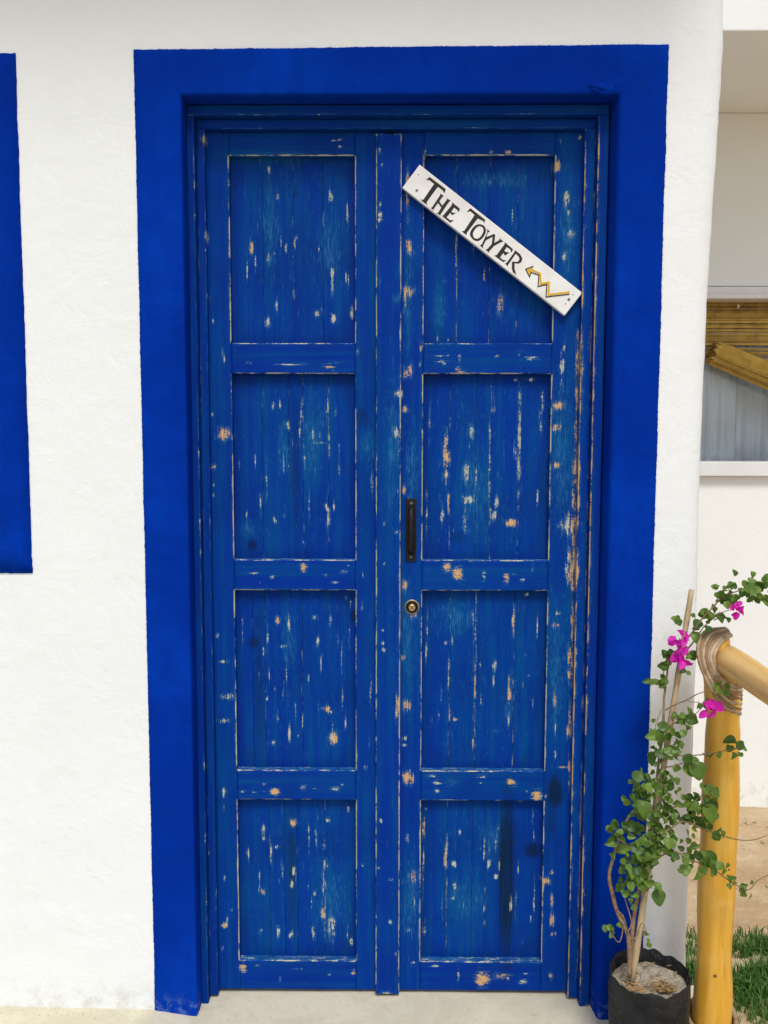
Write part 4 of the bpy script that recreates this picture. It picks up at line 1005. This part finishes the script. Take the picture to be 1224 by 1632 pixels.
# ------------------------------------------------------------------ grow bag, plant, cane
PO = (0.577, -0.155, 0.012)
pot = empty("plant_pot", PO, "dusty black plastic grow bag standing at the wall by the door", "plant pot")
bm = bmesh.new()
SEG = 120
prof = [(.070, .013), (.080, .018), (.0825, .035), (.083, .055), (.0838, .075), (.084, .095), (.0845, .115), (.0848, .135), (.085, .155), (.0855, .175), (.0857, .195), (.0860, .215), (.0868, .226), (.0862, .231), (.0840, .229), (.0825, .215), (.0815, .19)]
rows = []
for j, (r_, z_) in enumerate(prof):
    row = []
    for k in range(SEG):
        a = 2 * math.pi * k / SEG
        cr = .0020 * abs(nz(math.cos(a) * 9, math.sin(a) * 9, z_ * 30)) + .0045 * nz(math.cos(a) * 2.2, math.sin(a) * 2.2, z_ * 9) + .0028 * nz(math.cos(a) * 5, math.sin(a) * 5, z_ * 26)
        up = 0
        if z_ > .2: up = .010 * nz(math.cos(a) * 1.8 + 3, math.sin(a) * 1.8, 1) + .005 * nz(math.cos(a) * 6, math.sin(a) * 6, 2)
        row.append(bm.verts.new((PO[0] + (r_ + cr) * math.cos(a), PO[1] + (r_ + cr) * math.sin(a), z_ + up)))
    rows.append(row)
for A, B in zip(rows, rows[1:]):
    for k in range(SEG): bm.faces.new((A[k], A[(k + 1) % SEG], B[(k + 1) % SEG], B[k]))
bm.faces.new(list(reversed(rows[0])))
bm_obj("bag", bm, M_BAG, pot, PO, smooth=True)
V, F = [(PO[0], PO[1], .212)], []
for j in range(1, 9):
    for k in range(36):
        a = 2 * math.pi * k / 36; r_ = .0835 * j / 8
        x, y = PO[0] + r_ * math.cos(a), PO[1] + r_ * math.sin(a)
        V.append((x, y, .208 + .010 * nz(x * 30, y * 30, 1) + .004 * nz(x * 110, y * 110, 2) - (.006 if j == 8 else 0)))
for k in range(36): F.append((0, 1 + k, 1 + (k + 1) % 36))
for j in range(7):
    for k in range(36): F.append((1 + j * 36 + k, 1 + (j + 1) * 36 + k, 1 + (j + 1) * 36 + (k + 1) % 36, 1 + j * 36 + (k + 1) % 36))
mesh_obj("soil", V, F, M_SOIL, pot, PO, smooth=True)
V, F = [], []
for i in range(230):
    if i < 110: x, y = rng.gauss(.600, .014), rng.gauss(-.185, .012)
    elif i < 180: x, y = rng.gauss(.535, .016), rng.gauss(-.185, .020)
    else: x, y = PO[0] + rng.uniform(-.07, .07), PO[1] + rng.uniform(-.07, .07)
    if (x - PO[0]) ** 2 + (y - PO[1]) ** 2 > .078 ** 2: continue
    zz = .213 + .010 * nz(x * 30, y * 30, 1) + rng.uniform(0, .008)
    a = rng.random() * 6.28; l_ = rng.uniform(.003, .011); w = rng.uniform(.001, .003)
    dx, dy = math.cos(a) * l_, math.sin(a) * l_
    n = len(V)
    V += [(x - dx, y - dy, zz), (x + dy * w / l_, y - dx * w / l_, zz + .002), (x + dx, y + dy, zz + rng.uniform(-.002, .006)), (x - dy * w / l_, y + dx * w / l_, zz + .001)]
    F.append((n, n + 1, n + 2, n + 3))
lit = mesh_obj("dry_litter", V, F, M_STRAW, pot, PO)
lit['kind'] = 'stuff'

bm = bmesh.new()
cane_pts = [Vector((.532, -.172, .215)), Vector((.565, -.155, .45)), Vector((.601, -.135, .70)), Vector((.633, -.115, .90)), Vector((.661, -.10, 1.082))]
tube(bm, spline(cane_pts, 6), lambda t: .0072 - .0015 * t + .0008 * (abs((t * 6) % 1 - .5) < .06), 10, wob=.08)
bm_obj("plant_stake", bm, M_CANE, None, (.532, -.172, .215), smooth=True, label="thin dry cane stake leaning out of the grow bag behind the vine", cat="stake")

BO_ = (0.545, -0.18, 0.21)
plant = empty("bougainvillea_plant", BO_, "climbing bougainvillea with round green leaves and magenta flowers in the grow bag", "plant")
for pts, r0, r1 in STEMS:
    bm = bmesh.new()
    jp = [Vector(p) + Vector((nz(i * 1.3, p[0] * 40), nz(i * 1.3, p[2] * 40), nz(i, p[0] * 9))) * .004 * (0 < i < len(pts) - 1) for i, p in enumerate(pts)]
    tube(bm, spline(jp, 5), lambda t: (r0 + (r1 - r0) * t) * .82, 7, wob=.35, seed=r0 * 1000)
    bm_obj("stem", bm, M_STEM, plant, BO_, smooth=True)

def leaf_mesh(name, wid, fold, curl, tip):
    nu, nv = 9, 2
    V, F = [], []
    for i in range(nu + 1):
        t = i / nu
        w = wid * 1.12 * (math.sin(math.pi * t ** .80) ** .62) * (1 - .22 * t) if 0 < t < 1 else .0
        for k in (-2, -1, 0, 1, 2):
            x = w * k / 2
            V.append((x, t, fold * abs(k) / 2 * w * 1.2 - curl * (t - .35) ** 2 * 1.3 + .03 * math.sin(t * 9 + k)))
    for i in range(nu):
        for k in range(4): F.append((i * 5 + k, i * 5 + k + 1, (i + 1) * 5 + k + 1, (i + 1) * 5 + k))
    me = bpy.data.meshes.new(name)
    me.from_pydata(V, [], F)
    me.materials.append(M_LEAF)
    me.polygons.foreach_set('use_smooth', [True] * len(me.polygons))
    me.update()
    return me
LM = [leaf_mesh("leaf", .43, .25, .25, 0), leaf_mesh("leaf", .40, .5, .5, 0), leaf_mesh("leaf", .46, .12, .1, 0), leaf_mesh("leaf", .36, .9, .35, 0)]
rl2 = random.Random(5)
def add_leaf(p, size, tipdir=None, nrm=None):
    n = nrm or Vector((rl2.gauss(0, .55), -1 + rl2.gauss(0, .45), .55 + rl2.gauss(0, .5))).normalized()
    d = tipdir or Vector((rl2.gauss(0, 1), rl2.gauss(0, .5), -.55 + rl2.gauss(0, .7)))
    d = (d - n * d.dot(n)).normalized()
    s = d.cross(n)
    m = Matrix(((s.x, d.x, n.x, 0), (s.y, d.y, n.y, 0), (s.z, d.z, n.z, 0), (0, 0, 0, 1)))
    o = bpy.data.objects.new("leaf", rl2.choice(LM))
    o.matrix_local = Matrix.Translation(Vector(p) - Vector(BO_)) @ m @ Matrix.Diagonal((size, size, size, 1))
    link(o, plant)
count = 0
for x, y, zz, n, r_ in CLUSTERS:
    for i in range(n):
        if count >= 288: break
        a = rl2.random() * 6.28; q = math.sqrt(rl2.random())
        p = (x + math.cos(a) * r_ * q, y + rl2.gauss(0, .012), zz + math.sin(a) * r_ * q + .004)
        add_leaf(p, rl2.uniform(.014, .022) if rl2.random() < .65 else rl2.uniform(.021, .030))
        count += 1
for p in BIG_LEAVES:
    add_leaf((p[0], p[1], p[2] + .016), rl2.uniform(.034, .042), Vector((rl2.uniform(-.1, .5), 0, -1)), Vector((rl2.uniform(-.3, .3), -1, .45)).normalized())
V, F = [], []                                  # the smallest leaves, past the limit for single parts
for i in range(340):
    x, y, zz, n, r_ = rl2.choices(CLUSTERS, [c_[3] for c_ in CLUSTERS])[0]
    p = Vector((x + rl2.gauss(0, r_ * .6), y + rl2.gauss(.008, .014), zz + rl2.gauss(0, r_ * .6)))
    nn = Vector((rl2.gauss(0, .7), -1 + rl2.gauss(0, .5), .4 + rl2.gauss(0, .5))).normalized()
    d = Vector((rl2.gauss(0, 1), rl2.gauss(0, .5), -.4 + rl2.gauss(0, .8))); d = (d - nn * d.dot(nn)).normalized(); s = d.cross(nn)
    sz = rl2.uniform(.011, .019)
    n0 = len(V)
    for v in LM[i % 4].vertices: V.append(tuple(p + (s * v.co.x + d * v.co.y + nn * v.co.z) * sz))
    F += [tuple(n0 + q for q in f.vertices) for f in LM[i % 4].polygons]
sl_ = mesh_obj("small_leaves", V, F, M_LEAF, plant, BO_, smooth=True)
sl_['kind'] = 'stuff'
for fi, (x, y, zz) in enumerate(FLOWERS):
    V, F = [], []
    sz = (.019, .022, .022, .015)[fi]
    for k in range(11):
        n = Vector((rl2.gauss(0, .7), -.8 + rl2.gauss(0, .4), rl2.gauss(.2, .6))).normalized()
        d = Vector((rl2.gauss(0, 1), rl2.gauss(0, .6), rl2.gauss(-.1, 1)))
        d = (d - n * d.dot(n)).normalized(); s = d.cross(n)
        b0 = Vector((x, y, zz)) + Vector((rl2.gauss(0, .005), rl2.gauss(0, .005), rl2.gauss(0, .005)))
        n0 = len(V)
        for i in range(6):
            t = i / 5
            w = .36 * sz * (math.sin(math.pi * (t * .92 + .04)) ** .7)
            for q in (-1, 0, 1):
                pp = b0 + d * (t * sz) + s * (w * q) + n * (sz * (.22 * abs(q) - .5 * (t - .3) ** 2 + .05 * math.sin(t * 11 + q * 2)))
                V.append(tuple(pp))
        for i in range(5):
            for q in (0, 1): F.append((n0 + i * 3 + q, n0 + i * 3 + q + 1, n0 + (i + 1) * 3 + q + 1, n0 + (i + 1) * 3 + q))
    mesh_obj("flower", V, F, M_PETAL, plant, BO_, smooth=True)

V, F = [], []
for i in range(110):
    edge = rng.random()
    if edge < .55: x, y = rng.uniform(-.95, -.55), -abs(rng.gauss(0, .020)) - .004
    elif edge < .75: x, y = rng.uniform(-.46, .48), rng.uniform(-.02, .085)
    else: x, y = rng.uniform(-1.0, .50), rng.uniform(-.12, .0)
    zz = floor_z(x, y); s = rng.uniform(.0006, .0018)
    n = len(V)
    V += [(x - s, y - s * .7, zz), (x + s, y - s * .5, zz), (x + s * .4, y + s, zz), (x, y, zz + s)]
    F += [(n, n + 1, n + 3), (n + 1, n + 2, n + 3), (n + 2, n, n + 3)]
mesh_obj("porch_grit", V, F, M_STONE, None, (0, 0, 0), kind='stuff', label="fine grit and plaster crumbs along the foot of the wall", cat="grit")
